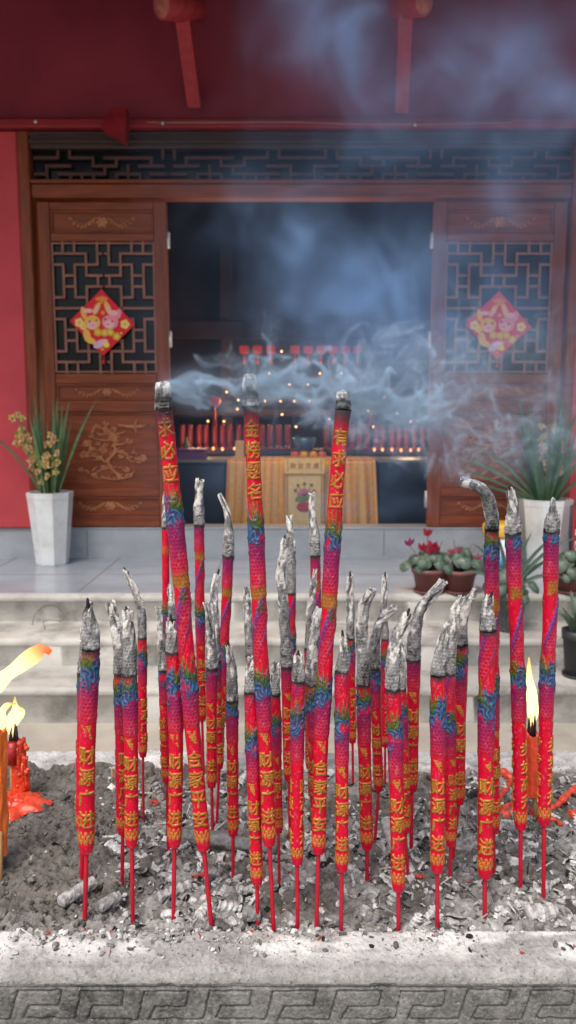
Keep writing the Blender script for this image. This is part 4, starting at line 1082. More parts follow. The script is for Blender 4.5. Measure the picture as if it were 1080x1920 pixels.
def pattern(S, A, tb, tt, seed):
    q = S.shape; col = np.ones(q + (3,)) * RED; H = np.zeros(q)
    nz = fbm(np.stack([S * 2.2, np.cos(A * 2) * 1.2, np.sin(A * 2) * 1.2], -1), seed, 3)
    wv = (nz - .5)
    # lotus collar
    lot = np.zeros(q); led = np.zeros(q)
    for zc, n_, off, rx, rz in ((.62, 9, 0, .13, .13), (.82, 9, .5, .135, .15), (1.03, 9, 0, .11, .12)):
        a = wrapA(A, off * CIRC / n_, CIRC / n_); r = np.hypot(a / rx, (S - zc) / rz)
        lot = np.maximum(lot, 1 - sstep(.75, 1.0, r)); led = np.maximum(led, np.exp(-((r - .85) / .16) ** 2))
    col = mixc(col, lot * .92, GOLD); col = mixc(col, led * lot * .6, GOLD2); H += lot * .035
    # characters
    def text(chars, s0, pitch, hh, ww):
        nonlocal col, H
        for i, ch in enumerate(chars):
            g = glyph(ch); cs = s0 - i * pitch
            a = wrapA(A, 0, CIRC / 2)
            u = a / ww + .5 + wv * .06; v = (S - cs) / hh + .5 + wv * .05
            ok = (u > 0) & (u < 1) & (v > 0) & (v < 1)
            k = np.where(ok, samp(g, u, v), 0)
            m = sstep(.24, .44, k); e = np.exp(-((k - .40) / .12) ** 2)
            col = mixc(col, m, GOLD); col = mixc(col, e * .7, GOLD2); H = H + sstep(.06, .5, k) * .075
    text(tb, 4.78, 1.02, .96, 1.22)
    if tt: text(tt, 21.55, 1.02, .96, 1.22)
    # small gold cluster under the lower dragon
    a = wrapA(A, .05, CIRC / 2); tri = (S > 5.55) & (S < 6.2) & (np.abs(a + (S - 5.9) * .55 + .25 * wv) < .03 + (S - 5.5) * .42) & (vnoise(np.stack([S * 6, A * 6], -1), seed + 80) > .33)
    e, d = scales(S * 1.3, A * 1.3); tm = tri * np.clip(.3 + d, 0, 1); col = mixc(col, tm * .85, GOLD); col = mixc(col, tri * e * .5, GOLD2); H += tri * .03 * d
    # dragon 1, dragon 2
    E1, D1 = scales(S, A)
    def body(mask, purple, strength=1.0):
        nonlocal col, H
        base = RED * (1 - purple[..., None]) * .86 + PUR * purple[..., None]
        rim_glint = np.clip(E1 * 1.5, 0, 1) * (.45 + .55 * vnoise(np.stack([S * 3, A * 3], -1), seed + 60)); c = base * (.22 + .88 * D1)[..., None]
        c = c * (1 - .5 * rim_glint[..., None]) + (PNK * (.6 + .4 * (1 - purple[..., None]))) * .5 * rim_glint[..., None]  # pink on the scale edges paints the ridge glints into the colour
        col = col * (1 - mask[..., None]) + c * mask[..., None]; H = H + mask * (.050 * D1 + .012 + .020 * E1)
    def mane(s0, s1, gr0, gr1, ph):
        nonlocal col, H
        a = wrapA(A, ph, CIRC / 2); rr = np.hypot(a * 1.1, (S - s0 - .1)); ang = np.arctan2(a, S - s0 + .25)
        big = fbm(np.stack([S * 1.3, np.cos(A * 2) * 1.4, np.sin(A * 2) * 1.4], -1), seed + 70, 4) - .5
        mk = sstep(s0 - .25, s0 + .25, S + big * 2.4) * (1 - sstep(s1 - .2, s1 + .25, S + big * 1.8 - .35 * np.abs(np.sin(ang * 7 + big * 6)))) * sstep(-.34, -.10, big + .16 * np.cos(2 * a))
        rid = np.sin(ang * 15 + rr * 9 + big * 16 + 2 * np.sin(rr * 12 + ang * 3)) * .5 + .5
        c = BLU * (.30 + .95 * rid[..., None]) + np.array((.05, 0, .04)) * (1 - rid[..., None])
        hi = sstep(.86, 1, rid) * .22
        c = c * (1 - hi[..., None]) + np.array((.16, .34, .42)) * hi[..., None]
        col = col * (1 - mk[..., None]) + c * mk[..., None]; H = H + mk * (.065 * rid + .015)
        # green and gold spikes above it
        fr = np.abs(((A + .35 * big) * 9 / CIRC + (S - gr0) * .30 + 2 * big) % 1 - .5) * 2
        sp = sstep(.0, .18, (1 - (S - gr0 + big * 1.6) / (gr1 - gr0)) - fr * .85) * sstep(gr0 - .3, gr0 + .05, S + big * 1.5) * sstep(-.22, .0, big + .12 * np.cos(4 * A + seed))
        gg = np.clip((S - gr0) / (gr1 - gr0), 0, 1)[..., None]
        st = np.sin(A * 46 + S * 6) * .5 + .5
        c = GRN * (1 - gg) + (GOLD * .8 + RED * .15) * gg; c = c * (.6 + .7 * st[..., None])
        col = col * (1 - sp[..., None]) + c * sp[..., None]; H = H + sp * (.03 + .02 * st)
    body(sstep(6.1, 6.5, S + wv * .5) * (1 - sstep(8.1, 8.5, S)), sstep(6.3, 8.0, S + wv * 1.2) * .9)
    cc = -.75 + (S - 9.9) * .42
    a = wrapA(A, 0, CIRC) - wrapA(cc, 0, CIRC); a = wrapA(a, 0, CIRC)
    rb = (1 - sstep(.46, .54, np.abs(a + .08 * wv))) * sstep(9.6, 10.2, S) * (1 - sstep(13.2, 13.7, S))
    body(rb, np.clip(sstep(.1, -.45, a) * .9 + sstep(11, 13, S) * .2, 0, 1))
    fin = np.exp(-((a - .50 - .04 * np.sin(S * 22)) / .075) ** 2) * sstep(10.6, 11.2, S) * (1 - sstep(12.9, 13.4, S))
    fin2 = np.exp(-((a + .50 + .04 * np.sin(S * 22)) / .085) ** 2) * sstep(10.2, 10.9, S) * (1 - sstep(13.1, 13.6, S))
    col = mixc(col, np.clip(fin2 + fin, 0, 1) * .9, np.array((.035, .06, .25))); H += (fin + fin2) * .03
    # claw and belly
    ac = wrapA(A, .12, CIRC / 2); sc_ = S - 12.75; th = np.arctan2(ac, -sc_); rr = np.hypot(ac, sc_ * .8)
    arm = (np.cos(th * 5) * .5 + .5) * .30 + .07; cl = 1 - sstep(arm * .75, arm, rr); col = mixc(col, cl * .9, np.array((.055, .085, .022))); H += cl * .045
    bel = sstep(13.05, 13.2, S + wv * .3) * (1 - sstep(13.75, 13.95, S + wv * .3)) * sstep(-.6, -.2, np.sin(A * 2 + 1.2) * 1.2 + .3)
    e, d = scales(S * .9, A * .9); col = mixc(col, bel * (.45 + .5 * d), GOLD); col = mixc(col, bel * e * .7, np.array((.20, .03, .01))); H += bel * .045 * d
    body(sstep(13.6, 14.0, S + wv * .5) * (1 - sstep(16.1, 16.4, S)), sstep(14.0, 15.6, S + wv * 1.2))
    mane(8.15, 9.1, 9.0, 10.05, .1); mane(16.1, 17.0, 16.9, 18.25, .35)
    bel2 = sstep(22.35, 22.6, S) * (1 - sstep(23.1, 23.4, S)) * (.4 + .6 * (np.sin(A * 8) > 0)); col = mixc(col, bel2 * .6, GOLD); H += bel2 * .03
    H += wv * .03
    dust = sstep(.62, .8, fbm(np.stack([S * 7, np.cos(A * 2) * 5, np.sin(A * 2) * 5], -1), seed + 40, 3)) * .22
    col = mixc(col, dust, np.array((.50, .30, .30)))
    return col, H

def resample(pts, step):
    pts = np.array(pts, float)
    ext = np.concatenate([2 * pts[:1] - pts[1:2], pts, 2 * pts[-1:] - pts[-2:-1]])
    out = []
    for i in range(1, len(ext) - 2):
        p0, p1, p2, p3 = ext[i - 1:i + 3]; t = np.linspace(0, 1, 60, endpoint=False)[:, None]
        out.append(.5 * (2 * p1 + (p2 - p0) * t + (2 * p0 - 5 * p1 + 4 * p2 - p3) * t ** 2 + (3 * p1 - p0 - 3 * p2 + p3) * t ** 3))
    c = np.concatenate(out + [pts[-1:]]); s = np.concatenate([[0], np.cumsum(np.linalg.norm(np.diff(c, axis=0), axis=1))])
    n = max(3, int(s[-1] / step)); q = np.linspace(0, s[-1], n)
    return np.stack([np.interp(q, s, c[:, i]) for i in range(3)], -1), q

def frames(c):
    t = np.gradient(c, axis=0); t /= np.linalg.norm(t, axis=1)[:, None]
    e1 = np.array((1., 0, 0)) - t * t[:, :1]; bad = np.linalg.norm(e1, axis=1) < .2
    e1[bad] = np.array((0, 0, -1.)) - t[bad] * (-t[bad, 2:3])
    e1 /= np.linalg.norm(e1, axis=1)[:, None]; e2 = np.cross(t, e1)          # e2 points away from the camera
    return t, e1, e2

STK = []
PU = 1.29
def stick(body, ash, w, base, lab, tb='财源广进', tt=None, rot=0., aend=.45, style='', seed=0, res=1.0, lean=0.0):
    D = dist_on_plane(base[1], .833)
    pw = lambda p, dd=0: np.array(wpt(p[0], p[1], D + dd))
    bp = pw(base); d = w * .90 / F * depth_of(pw(body[0])); R0 = d / 2
    root = empty('incense_stick', tuple(bp), lab, 'incense stick', 'dragon incense sticks in the burner')
    top = pw(body[-1])
    H_ = np.linalg.norm(top - pw(body[0]))
    bw = [pw(p, lean * (i / max(1, len(body) - 1))) for i, p in enumerate(body)]
    aw = [bw[-1]] + [pw(p, lean + .004 * math.sin(seed + k)) for k, p in enumerate(ash)]
    c, q = resample(bw, d * .036 / res); nu = int(88 * res)
    t, e1, e2 = frames(c)
    phi = np.linspace(-pi, pi, nu, endpoint=False)
    S, A = np.meshgrid(q / (d * PU), phi * .5, indexing='ij'); Ar = wrapA(A, rot)
    col, Hh = pattern(S, Ar, tb, tt, seed)
    L = S.max(); jn = L - S + .25 * (fbm(np.stack([np.cos(A * 2) * 1.5, np.sin(A * 2) * 1.5, S * .8], -1), seed + 3, 3) - .5)
    burn = 1 - sstep(.0, .34 if style != 'blunt' else 1.5, jn)
    col = col * (1 - burn[..., None]) + np.array((.035, .022, .028)) * burn[..., None]
    rp = R0 * (.80 + .20 * sstep(0, .45, S)) * (1 - .02 * np.sin(S * 3))
    rr_ = rp + Hh * d * 1.0 - d * .035
    P = c[:, None] + rr_[..., None] * (np.sin(2 * A)[..., None] * e1[:, None] - np.cos(2 * A)[..., None] * e2[:, None])
    capr = c[:1, None] + (P[:1] - c[:1, None]) * .3
    P = np.concatenate([capr + t[0] * d * .03, P]); col = np.concatenate([col[:1] * .9, col])
    grid_mesh('incense_body', P, col, M['incense'], root, wrap=True)
    # ash tip
    c2, q2 = resample(aw, d * .045 / res); t2, f1, f2 = frames(c2); nu2 = int(64 * res)
    phi = np.linspace(-pi, pi, nu2, endpoint=False); L2 = q2[-1] / d
    S2, A2 = np.meshgrid(q2 / d, phi * .5, indexing='ij'); Sg = S2 / PU + L
    _, Hp = pattern(Sg, wrapA(A2, rot), tb, tt, seed)
    E_, D_ = scales(Sg, wrapA(A2, rot)); Hp = Hp * .9 + .035 * D_ + .022 * E_
    u = S2 / L2
    big = fbm(np.stack([np.cos(A2 * 2) * .8 + seed, np.sin(A2 * 2) * .8, S2 * .9], -1), seed + 11, 3) - .5
    mid = fbm(np.stack([np.cos(A2 * 2) * 2.2 + seed, np.sin(A2 * 2) * 2.2, S2 * 3.], -1), seed + 17, 3) - .5
    if style == 'blunt': tap = 1 - .10 * u - .12 * sstep(.8, 1, u)
    else: tap = (.98 - (.98 - aend * 1.08) * (u ** 1.5))
    rr2 = R0 * tap * (.97 + .42 * big * (.3 + u) + .24 * mid * (.3 + .7 * u)) + d * (Hp * 1.2 - .035)
    if style != 'blunt':                     # splits opening towards the broken end
        for k in range(2):
            a0 = (seed * 1.7 + k * 1.9) % CIRC - CIRC / 2
            cut = np.exp(-(wrapA(A2, a0 + .25 * np.sin(S2 * 2 + k)) / (.10 + .10 * u)) ** 2) * sstep(.35, .75, u)
            rr2 = rr2 - R0 * tap * .55 * cut
        cutc = cut
    else: cutc = np.zeros_like(u)
    jag = d * (.16 if style == 'blunt' else .75) * (fbm(np.stack([np.cos(A2 * 2) * 1.6 + seed, np.sin(A2 * 2) * 1.6, 0 * A2], -1), seed + 23, 3) - .5) * sstep(.55, 1, u)
    P = c2[:, None] + rr2[..., None] * (np.sin(2 * A2)[..., None] * f1[:, None] - np.cos(2 * A2)[..., None] * f2[:, None]) + jag[..., None] * t2[:, None]
    g = .10 + .10 * sstep(0, 1, u) + .22 * E_ * (.4 + vnoise(np.stack([S2 * 4, A2 * 4], -1), seed)) + .16 * (D_ - .6) + .22 * (Hp / .08 - .35) * .5 + .34 * mid + .32 * big
    white = sstep(.00, .16, big * 1.3 + .62 * (u - .58) + .35 * mid) if style != 'blunt' else sstep(-.05, .18, big + .2 * mid + .25 * (u - .55))
    g = g * (1 - white) + (.66 + .35 * mid) * white
    ch = sstep(.20, .32, fbm(np.stack([np.cos(A2 * 2) * 2 + 5, np.sin(A2 * 2) * 2, S2 * 2.], -1), seed + 29, 4) - .34) * sstep(.3, .8, u) * .6
    g = g * (1 - ch) + .02 * ch; g = g * (1 - .75 * cutc)
    jb = 1 - sstep(.0, .22, S2 + .2 * mid); g = g * (1 - jb * .85)
    if style == 'blunt': 
        bd = np.exp(-((u - .42 + .25 * big) / .15) ** 2) * .85; g = g * (1 - bd) + .014 * bd; g = g * (.62 + .38 * sstep(.55, .9, u))
    g = np.clip(g, .012, .74)
    C2 = g[..., None] * (np.array((1.0, .99, .97)) * (1 - white[..., None]) + np.array((1.0, .965, .895)) * white[..., None])
    m = P[-1].mean(0); e = P[-1] - m
    inner = [m + e * .80 - t2[-1] * d * .02, m + e * .62 - t2[-1] * d * .12, m + e * .05 - t2[-1] * d * .30]
    if style == 'blunt': inner = [m + e * .92 + t2[-1] * d * .03, m + e * .6 + t2[-1] * d * .07, m + e * .05 + t2[-1] * d * .06]
    P = np.concatenate([P] + [x[None] for x in inner]); kc = (.95, .35, .06) if style != 'blunt' else (1, .9, .8)
    C2 = np.concatenate([C2] + [C2[-1:] * k for k in kc])
    tip = grid_mesh('ash_tip', P, C2, M['ash_tip'], root, wrap=True)
    if style != 'blunt' and seed % 5 not in (2, 4):
        rr = random.Random(seed); a = m - t2[-1] * d * .5; dirv = t2[-1] + np.array((rr.uniform(-.2, .2), 0, rr.uniform(.0, .2))); ln = d * rr.uniform(.5, .85)
        b = MB(); b.tube([a, a + dirv * ln * .6, a + dirv * ln, a + dirv * ln * 1.12], [d * .13, d * .11, d * .08, d * .03], 8); b.build('charred_core', M['char'], tip)
    # bamboo
    f = bw[0]; bb = pw(base); dn = (bb - f) / np.linalg.norm(bb - f)
    b = MB(); n = 10; rb = d * .145
    b.tube([f - dn * d * .1 + (bb + dn * .03 - f) * k / (n - 1) for k in range(n)], [rb * (1 + .05 * math.sin(k * 2.1 + seed)) for k in range(n)], 12)
    b.build('bamboo_stick', M['bamboo_red'], root)
    STK.append((root, aw[-1], d))

T1, T2, T3, T4, T5 = '财源广进', '合家平安', '有求必应', '金榜题名', '步步高升'
# ---- front row, left to right
stick([(162, 1596), (164, 1400), (170, 1217)], [(172, 1185), (166, 1152), (167, 1136)], 35, (159, 1730), 'leftmost incense stick in the front row, red with a short grey ash tip', seed=1, rot=.08, aend=.5)
stick([(155, 1560), (157, 1400), (160, 1262)], [(160, 1215), (158, 1180)], 30, (153, 1652), 'incense stick half hidden right behind the leftmost front one', seed=2, rot=.5, res=.8)
stick([(247, 1586), (246, 1400), (243, 1265)], [(244, 1215), (240, 1170), (238, 1143)], 30, (249, 1728), 'second front incense stick from the left, ash tip with a black core', seed=3, rot=.0, aend=.62)
stick([(230, 1562), (228, 1400), (226, 1262)], [(224, 1215), (214, 1165), (207, 1130)], 27, (229, 1662), 'incense stick beside the second front one, its ash bent out to the left', seed=4, rot=.35, aend=.62, res=.9)
stick([(327, 1586), (330, 1400), (326, 1220)], [(323, 1190), (320, 1165)], 31, (325, 1730), 'front incense stick left of the leaning tall one, with a stubby white ash tip', seed=5, rot=.0, aend=.55)
stick([(382, 1592), (362, 1380), (345, 1160), (327, 960), (312, 805), (307, 768)], [(306, 742), (305, 719)], 33, (397, 1741), 'tall incense stick leaning left, blackened below its blunt ash head', T2, T3, rot=.02, style='blunt', seed=6)
stick([(505, 1583), (497, 1390), (488, 1200), (480, 990), (472, 800), (470, 764)], [(468, 735), (467, 704)], 31, (513, 1743), 'tallest middle incense stick with white blunt ash head, long gold inscription', T1, T4, rot=.03, style='blunt', seed=7)
stick([(597, 1598), (602, 1400), (613, 1200), (627, 970), (638, 820), (643, 770)], [(644, 750), (643, 735)], 31, (593, 1746), 'tall incense stick right of the middle leaning slightly right, dark charred head', T2, T3, rot=.02, style='blunt', seed=8)
stick([(482, 1656), (476, 1480), (471, 1297)], [(470, 1262), (472, 1233)], 28, (483, 1735), 'lowest set front incense stick, just left of the tallest middle one', seed=9, rot=-.12, aend=.6)
stick([(557, 1618), (557, 1450), (559, 1276)], [(558, 1250), (558, 1226)], 28, (558, 1741), 'front incense stick between the two middle tall ones, inscription turned to the side', seed=10, rot=.72, aend=.45)
stick([(641, 1631), (641, 1440), (641, 1256)], [(645, 1226), (643, 1196)], 29, (639, 1748), 'front incense stick right of the tall charred one, nearest the rim', seed=11, rot=-.05, aend=.4)
stick([(688, 1590), (684, 1430), (681, 1282)], [(684, 1235), (677, 1195), (682, 1140), (697, 1107)], 28, (688, 1650), 'incense stick with a long wavy ash tip bent right, in the middle right group', seed=12, rot=-.1, aend=.62)
stick([(747, 1668), (743, 1470), (738, 1292)], [(736, 1245), (745, 1192), (766, 1152)], 31, (747, 1745), 'front incense stick with its white ash curving right, set deepest in the ash', seed=13, rot=-.02, aend=.55)
stick([(820, 1633), (821, 1450), (822, 1266)], [(827, 1220), (836, 1172)], 31, (820, 1742), 'front incense stick with a white wedge of ash at its top, right of centre', seed=14, rot=-.04, aend=.45)
stick([(909, 1643), (911, 1420), (914, 1182)], [(913, 1148), (917, 1118)], 33, (909, 1717), 'thick front incense stick near the right with a short white cone of ash', seed=15, rot=-.05, aend=.35)
stick([(976, 1553), (972, 1300), (966, 1140), (962, 1000)], [(962, 962), (956, 920)], 29, (976, 1670), 'tall right incense stick left of the small candle flame, pale ash cap', T5, None, rot=.45, seed=16, aend=.55)
stick([(1020, 1545), (1025, 1300), (1031, 1140), (1034, 995)], [(1037, 962), (1038, 936)], 29, (1019, 1682), 'rightmost tall incense stick, with a thin white ash point', T5, None, rot=.55, seed=17, aend=.3)
# ---- behind
stick([(268, 1418), (267, 1300), (267, 1195)], [(264, 1145), (251, 1105), (235, 1068)], 19, (269, 1542), 'thin rear incense stick at left, its ash leaning far to the left', seed=18, rot=.4, aend=.5, res=.75)
stick([(312, 1465), (309, 1350), (307, 1255)], [(305, 1205), (300, 1165), (296, 1140)], 21, (316, 1607), 'thin rear incense stick behind the stubby tipped front one', seed=19, rot=-.35, aend=.45, res=.75)
stick([(318, 1450), (313, 1250), (311, 1100), (310, 990)], [(309, 950), (308, 925)], 16, (322, 1480), 'slim rear incense stick hidden behind the leaning tall one', seed=20, rot=.3, aend=.3, res=.7)
stick([(330, 1440), (326, 1300), (324, 1160)], [(321, 1125), (317, 1097)], 17, (333, 1500), 'slim incense stick with a small white point in front of the rear row at left', seed=42, rot=.2, aend=.3, res=.7)
stick([(379, 1350), (376, 1200), (373, 985)], [(373, 925), (375, 899)], 20, (382, 1462), 'rear incense stick with a straight silver ash cylinder, behind the leaning tall one', seed=21, rot=.25, aend=.8, res=.75)
stick([(397, 1475), (397, 1360), (397, 1252)], [(396, 1205), (393, 1155), (387, 1132)], 23, (399, 1582), 'rear incense stick with a cracked white ash end, left of the short middle one', seed=22, rot=-.1, aend=.5, res=.8)
stick([(411, 1440), (408, 1330), (405, 1240)], [(404, 1185), (401, 1120), (407, 1076)], 21, (407, 1535), 'rear incense stick whose ash rises in a forked grey column', seed=23, rot=.2, aend=.5, res=.75)
stick([(409, 1430), (419, 1235), (428, 1042)], [(429, 992), (424, 955), (411, 926)], 21, (405, 1475), 'rear incense stick leaning right, with a silver ash finger bent left', seed=24, rot=.3, aend=.4, res=.75)
stick([(437, 1565), (436, 1430), (435, 1312)], [(436, 1262), (431, 1228), (428, 1212)], 25, (437, 1657), 'shorter incense stick standing alone left of the tallest middle one', seed=25, rot=-.12, aend=.5, res=.85)
stick([(474, 1470), (470, 1340), (468, 1230)], [(466, 1180), (464, 1140), (462, 1102)], 18, (476, 1560), 'slim rear incense stick with ash peeking out left of the tallest one', seed=26, rot=.2, aend=.6, res=.7)
stick([(522, 1560), (519, 1420), (517, 1302)], [(516, 1270), (515, 1243)], 21, (524, 1662), 'incense stick just right of the tallest middle one, with a short grey tip', seed=27, rot=.0, aend=.7, res=.8)
stick([(542, 1462), (539, 1340), (538, 1250)], [(536, 1190), (531, 1130), (527, 1070), (536, 1010)], 24, (544, 1570), 'incense stick with a long pale arched ash column, right of the tallest one', seed=28, rot=.1, aend=.55, res=.8)
stick([(548, 1380), (547, 1250), (546, 1112)], [(546, 1060), (545, 1010), (541, 966)], 18, (549, 1450), 'rear incense stick with a straight grey ash column behind the pale arched one', seed=29, rot=.4, aend=.75, res=.7)
stick([(597, 1575), (590, 1420), (585, 1282)], [(587, 1215), (592, 1170), (600, 1140)], 27, (610, 1606), 'incense stick pressed against the left of the tall charred one', seed=30, rot=-.5, aend=.55, res=.85)
stick([(580, 1440), (579, 1310), (579, 1215)], [(581, 1160), (586, 1110), (592, 1066)], 18, (580, 1500), 'slim rear incense stick with white ash leaning right before the yellow cloth', seed=31, rot=.1, aend=.4, res=.7)
stick([(598, 1400), (595, 1220), (591, 1042)], [(590, 1000), (585, 965), (585, 925)], 20, (600, 1455), 'rear incense stick with scaly grey ash rising in front of the altar banner', seed=32, rot=.35, aend=.6, res=.75)
stick([(661, 1392), (659, 1290), (657, 1197)], [(657, 1150), (656, 1110), (656, 1078)], 18, (662, 1470), 'slim rear incense stick with upright ash and black core, right of the charred one', seed=33, rot=.3, aend=.6, res=.7)
stick([(710, 1482), (706, 1360), (703, 1252)], [(703, 1212), (711, 1168), (740, 1139)], 22, (702, 1590), 'incense stick whose ash horn curves up to the right, middle right group', seed=34, rot=-.2, aend=.62, res=.8)
stick([(722, 1400), (722, 1290), (722, 1197)], [(719, 1150), (722, 1080)], 17, (722, 1478), 'slim rear incense stick with a thin upright pale ash tip, right of the curved horn', seed=35, rot=.4, aend=.45, res=.7)
stick([(760, 1560), (756, 1410), (752, 1290)], [(750, 1240), (752, 1210)], 23, (765, 1642), 'incense stick mostly hidden behind the one with white ash curving right', seed=36, rot=.3, aend=.6, res=.75)
stick([(772, 1482), (774, 1350), (776, 1236)], [(778, 1190), (791, 1140), (832, 1090)], 27, (771, 1592), 'incense stick whose long thick ash bends far right over the flower pots', seed=37, rot=-.1, aend=.62, res=.85)
stick([(845, 1585), (844, 1420), (842, 1262)], [(846, 1200), (854, 1145), (866, 1120)], 24, (843, 1660), 'incense stick behind the white wedged one, ash leaning right', seed=38, rot=.25, aend=.5, res=.8)
stick([(860, 1506), (862, 1350), (865, 1210)], [(866, 1172), (874, 1135), (893, 1102)], 27, (848, 1612), 'incense stick with a forked pale ash beak leaning right', seed=39, rot=-.1, aend=.45, res=.85)
stick([(925, 1560), (923, 1300), (922, 995)], [(922, 968), (911, 928), (888, 909), (866, 904)], 28, (926, 1640), 'tall right incense stick whose ivory ash hook bends over to the left', seed=40, rot=.3, aend=.78, res=.9)

for root, tip_, d in STK:                                   # ash heaped round the foot of every stick
    bx, by = root.location[0], root.location[1]
    for _ in range(9):
        a = rng.uniform(0, 2 * pi); r_ = d * rng.uniform(.18, .7); y = by + r_ * math.sin(a)
        if y < YI - .004: y = YI
        put(bx + r_ * math.cos(a), y, float(ash_z(bx, y)) + .002, .0016 + .004 * rng.random() ** 2, rng.choice(10), debris_col(.45))
VV = np.concatenate(V_); FF = np.concatenate(F_); CC = np.concatenate(C_)
me = bpy.data.meshes.new('ash_fragments'); me.vertices.add(len(VV)); me.vertices.foreach_set('co', VV.astype(np.float32).ravel())
me.loops.add(FF.size); me.loops.foreach_set('vertex_index', FF.astype(np.int32).ravel()); me.polygons.add(len(FF)); me.polygons.foreach_set('loop_start', np.arange(0, FF.size, 4, dtype=np.int32))
me.polygons.foreach_set('use_smooth', np.zeros(len(FF), bool)); me.update(calc_edges=True); ca = me.color_attributes.new('paint', 'FLOAT_COLOR', 'POINT'); ca.data.foreach_set('color', np.concatenate([np.clip(CC, 0, .8), np.ones((len(CC), 1))], 1).astype(np.float32).ravel())
me.materials.append(M['debris']); o = bpy.data.objects.new('ash_fragments', me); COL.objects.link(o)
tag(o, 'loose flakes, crumbs and shells of burnt incense strewn over the ash', 'ash fragments', kind='stuff')

# thin dark bamboo splinter at the back left
D = dist_on_plane(1486, .833); b = MB(); b.tube([wpt(210, 1438, D), wpt(210, 1495, D)], .0014, 6); o = b.build('bamboo_splinter', M['bamboo']); tag(o, 'thin bare splinter standing in the ash behind the second front left stick', 'splinter')

# ================================================================== candles
def flame_mesh(pts, wid, D, parent, tipc=(1.0, .20, .05), corec=(1.0, .72, .28), st=2.3, seed=0):
    P = np.array([wpt(x, y, D + .004 * math.sin(i)) for i, (x, y) in enumerate(pts)])
    c, q = resample(P, .0022); u = q / q[-1]; w = np.interp(u, np.linspace(0, 1, len(wid)), wid) / 2 / F * depth_of(P[0])
    w = w * (1 + .07 * np.sin(u * 17 + seed)); cols = []
    for t in u:
        k = float(sstep(.62, 1.0, t)); j = float(sstep(.22, 0, t))
        cc = np.array(corec) * st * (1 - k) + np.array(tipc) * (st * .42) * k
        cc = cc * (1 - j) + np.array((1.0, .50, .16)) * st * .6 * j; cols.append(tuple(cc))
    b = MB(); b.tube(c, w, 14, cols, flat=.55); return b.build('flame', M['flame'], parent)

def drip_body(px0, py0, px1, py1, w, D, seed, c0, lump=1.0):
    A = np.array(wpt(px0, py0, D)); Bq = np.array(wpt(px1, py1, D)); n = 70; nu = 36; R0 = w / 2 / F * depth_of(A)
    t = np.linspace(0, 1, n); a = np.linspace(0, 2 * pi, nu, endpoint=False); T, An = np.meshgrid(t, a, indexing='ij')
    rg = fbm(np.stack([np.cos(An) * 2.0, np.sin(An) * 2.0, T * 4 + seed], -1), seed, 4); rg2 = np.abs(np.sin(An * 3.5 + seed + 2 * T)) 
    rad = R0 * (.80 + lump * .55 * (rg - .45) * (1 - T * .4) + lump * .14 * rg2 * (1 - T))
    P = A + (Bq - A) * T[..., None] + rad[..., None] * np.stack([np.cos(An), np.sin(An), 0 * An], -1)
    P[-1, :, 2] += R0 * .8 * (vnoise(np.stack([np.cos(a) * 2, np.sin(a) * 2], -1), seed) - .3)
    C = np.array(c0) * (.8 + .6 * rg[..., None]); m = P[-1].mean(0)
    P = np.concatenate([P, (m + (P[-1] - m) * .75 - np.array((0, 0, R0 * .2)))[None], (m + (P[-1] - m) * .05 - np.array((0, 0, R0 * .5)))[None]]); C = np.concatenate([C, C[-1:] * .8, C[-1:] * .5])
    return P, C

def wax_pool(name, x, y, rx, ry, seed, c0, parent, dz=0.0):
    n, k = 22, 60; r = np.linspace(0.02, 1, n); a = np.linspace(0, 2 * pi, k, endpoint=False); Rr, An = np.meshgrid(r, a, indexing='ij')
    ed = .6 + .8 * fbm(np.stack([np.cos(a) * 1.5, np.sin(a) * 1.5], -1), seed, 4)
    px = x + rx * Rr * ed * np.cos(An); py = y + ry * Rr * ed * np.sin(An)
    lump = fbm(np.stack([px * 90, py * 90], -1), seed + 3, 4)
    pz = ash_z(px, py) + dz + (.010 + .020 * (lump - .35)) * np.sqrt(np.clip(1 - Rr ** 2.5, 0, 1)) - .004 * Rr
    C = np.array(c0) * (.65 + .8 * lump[..., None]); C = C * np.ones((n, k, 1))
    return grid_mesh(name, np.stack([px, py, pz], -1), C, M['wax'], parent, wrap=True)

def strand(pts, w, parent, c0):
    P = []
    for (x, y) in pts:
        D = dist_on_plane(y, ZR); q = wpt(x, y, D); P.append((q[0], q[1], float(ash_z(q[0], q[1])) + .006))
    c, q = resample(P, .003); r = w / 2 / F * 1.4
    b = MB(); b.tube(c, [r * (1 + .35 * math.sin(i * .7) * math.cos(i * .31)) for i in range(len(c))], 8, c0); return b.build('wax_drip', M['wax'], parent)

RW = (.62, .040, .016); OW = (.62, .13, .022)
# candle 1: short red one at left
D = dist_on_plane(1505, .835); p = wpt(35, 1510, D)
cd = empty('red_candle', p, 'short red candle with a ragged melted side burning at the left edge', 'candle', 'burning candles in the ash')
P, C = drip_body(38, 1525, 33, 1390, 35, D, 4, (.55, .045, .018), 1.5); grid_mesh('candle_body', P, C, M['wax'], cd, wrap=True)
b = MB(); rr = random.Random(5)
for k in range(9):
    x0 = rr.uniform(24, 50); y0 = rr.uniform(1392, 1450); L_ = rr.uniform(30, 95); n_ = 9
    b.tube([wpt(x0 + rr.uniform(-2, 2) + (3 if x0 > 38 else 0) * t, y0 + L_ * t, D - .014 + .010 * abs(x0 - 36) / 14) for t in np.linspace(0, 1, n_)], [.0022 + .0016 * rr.random() for _ in range(n_ - 1)] + [.0045], 8, (.58 * rr.uniform(.8, 1.1), .055, .018))
for k in range(26):
    b.blob(wpt(rr.uniform(30, 54), rr.uniform(1395, 1520), D - rr.uniform(.002, .014)), (.003 + .004 * rr.random(), .004, .003 + .005 * rr.random()), 8, (.60 * rr.uniform(.75, 1.1), .06, .02))
b.build('wax_drip', M['wax'], cd)
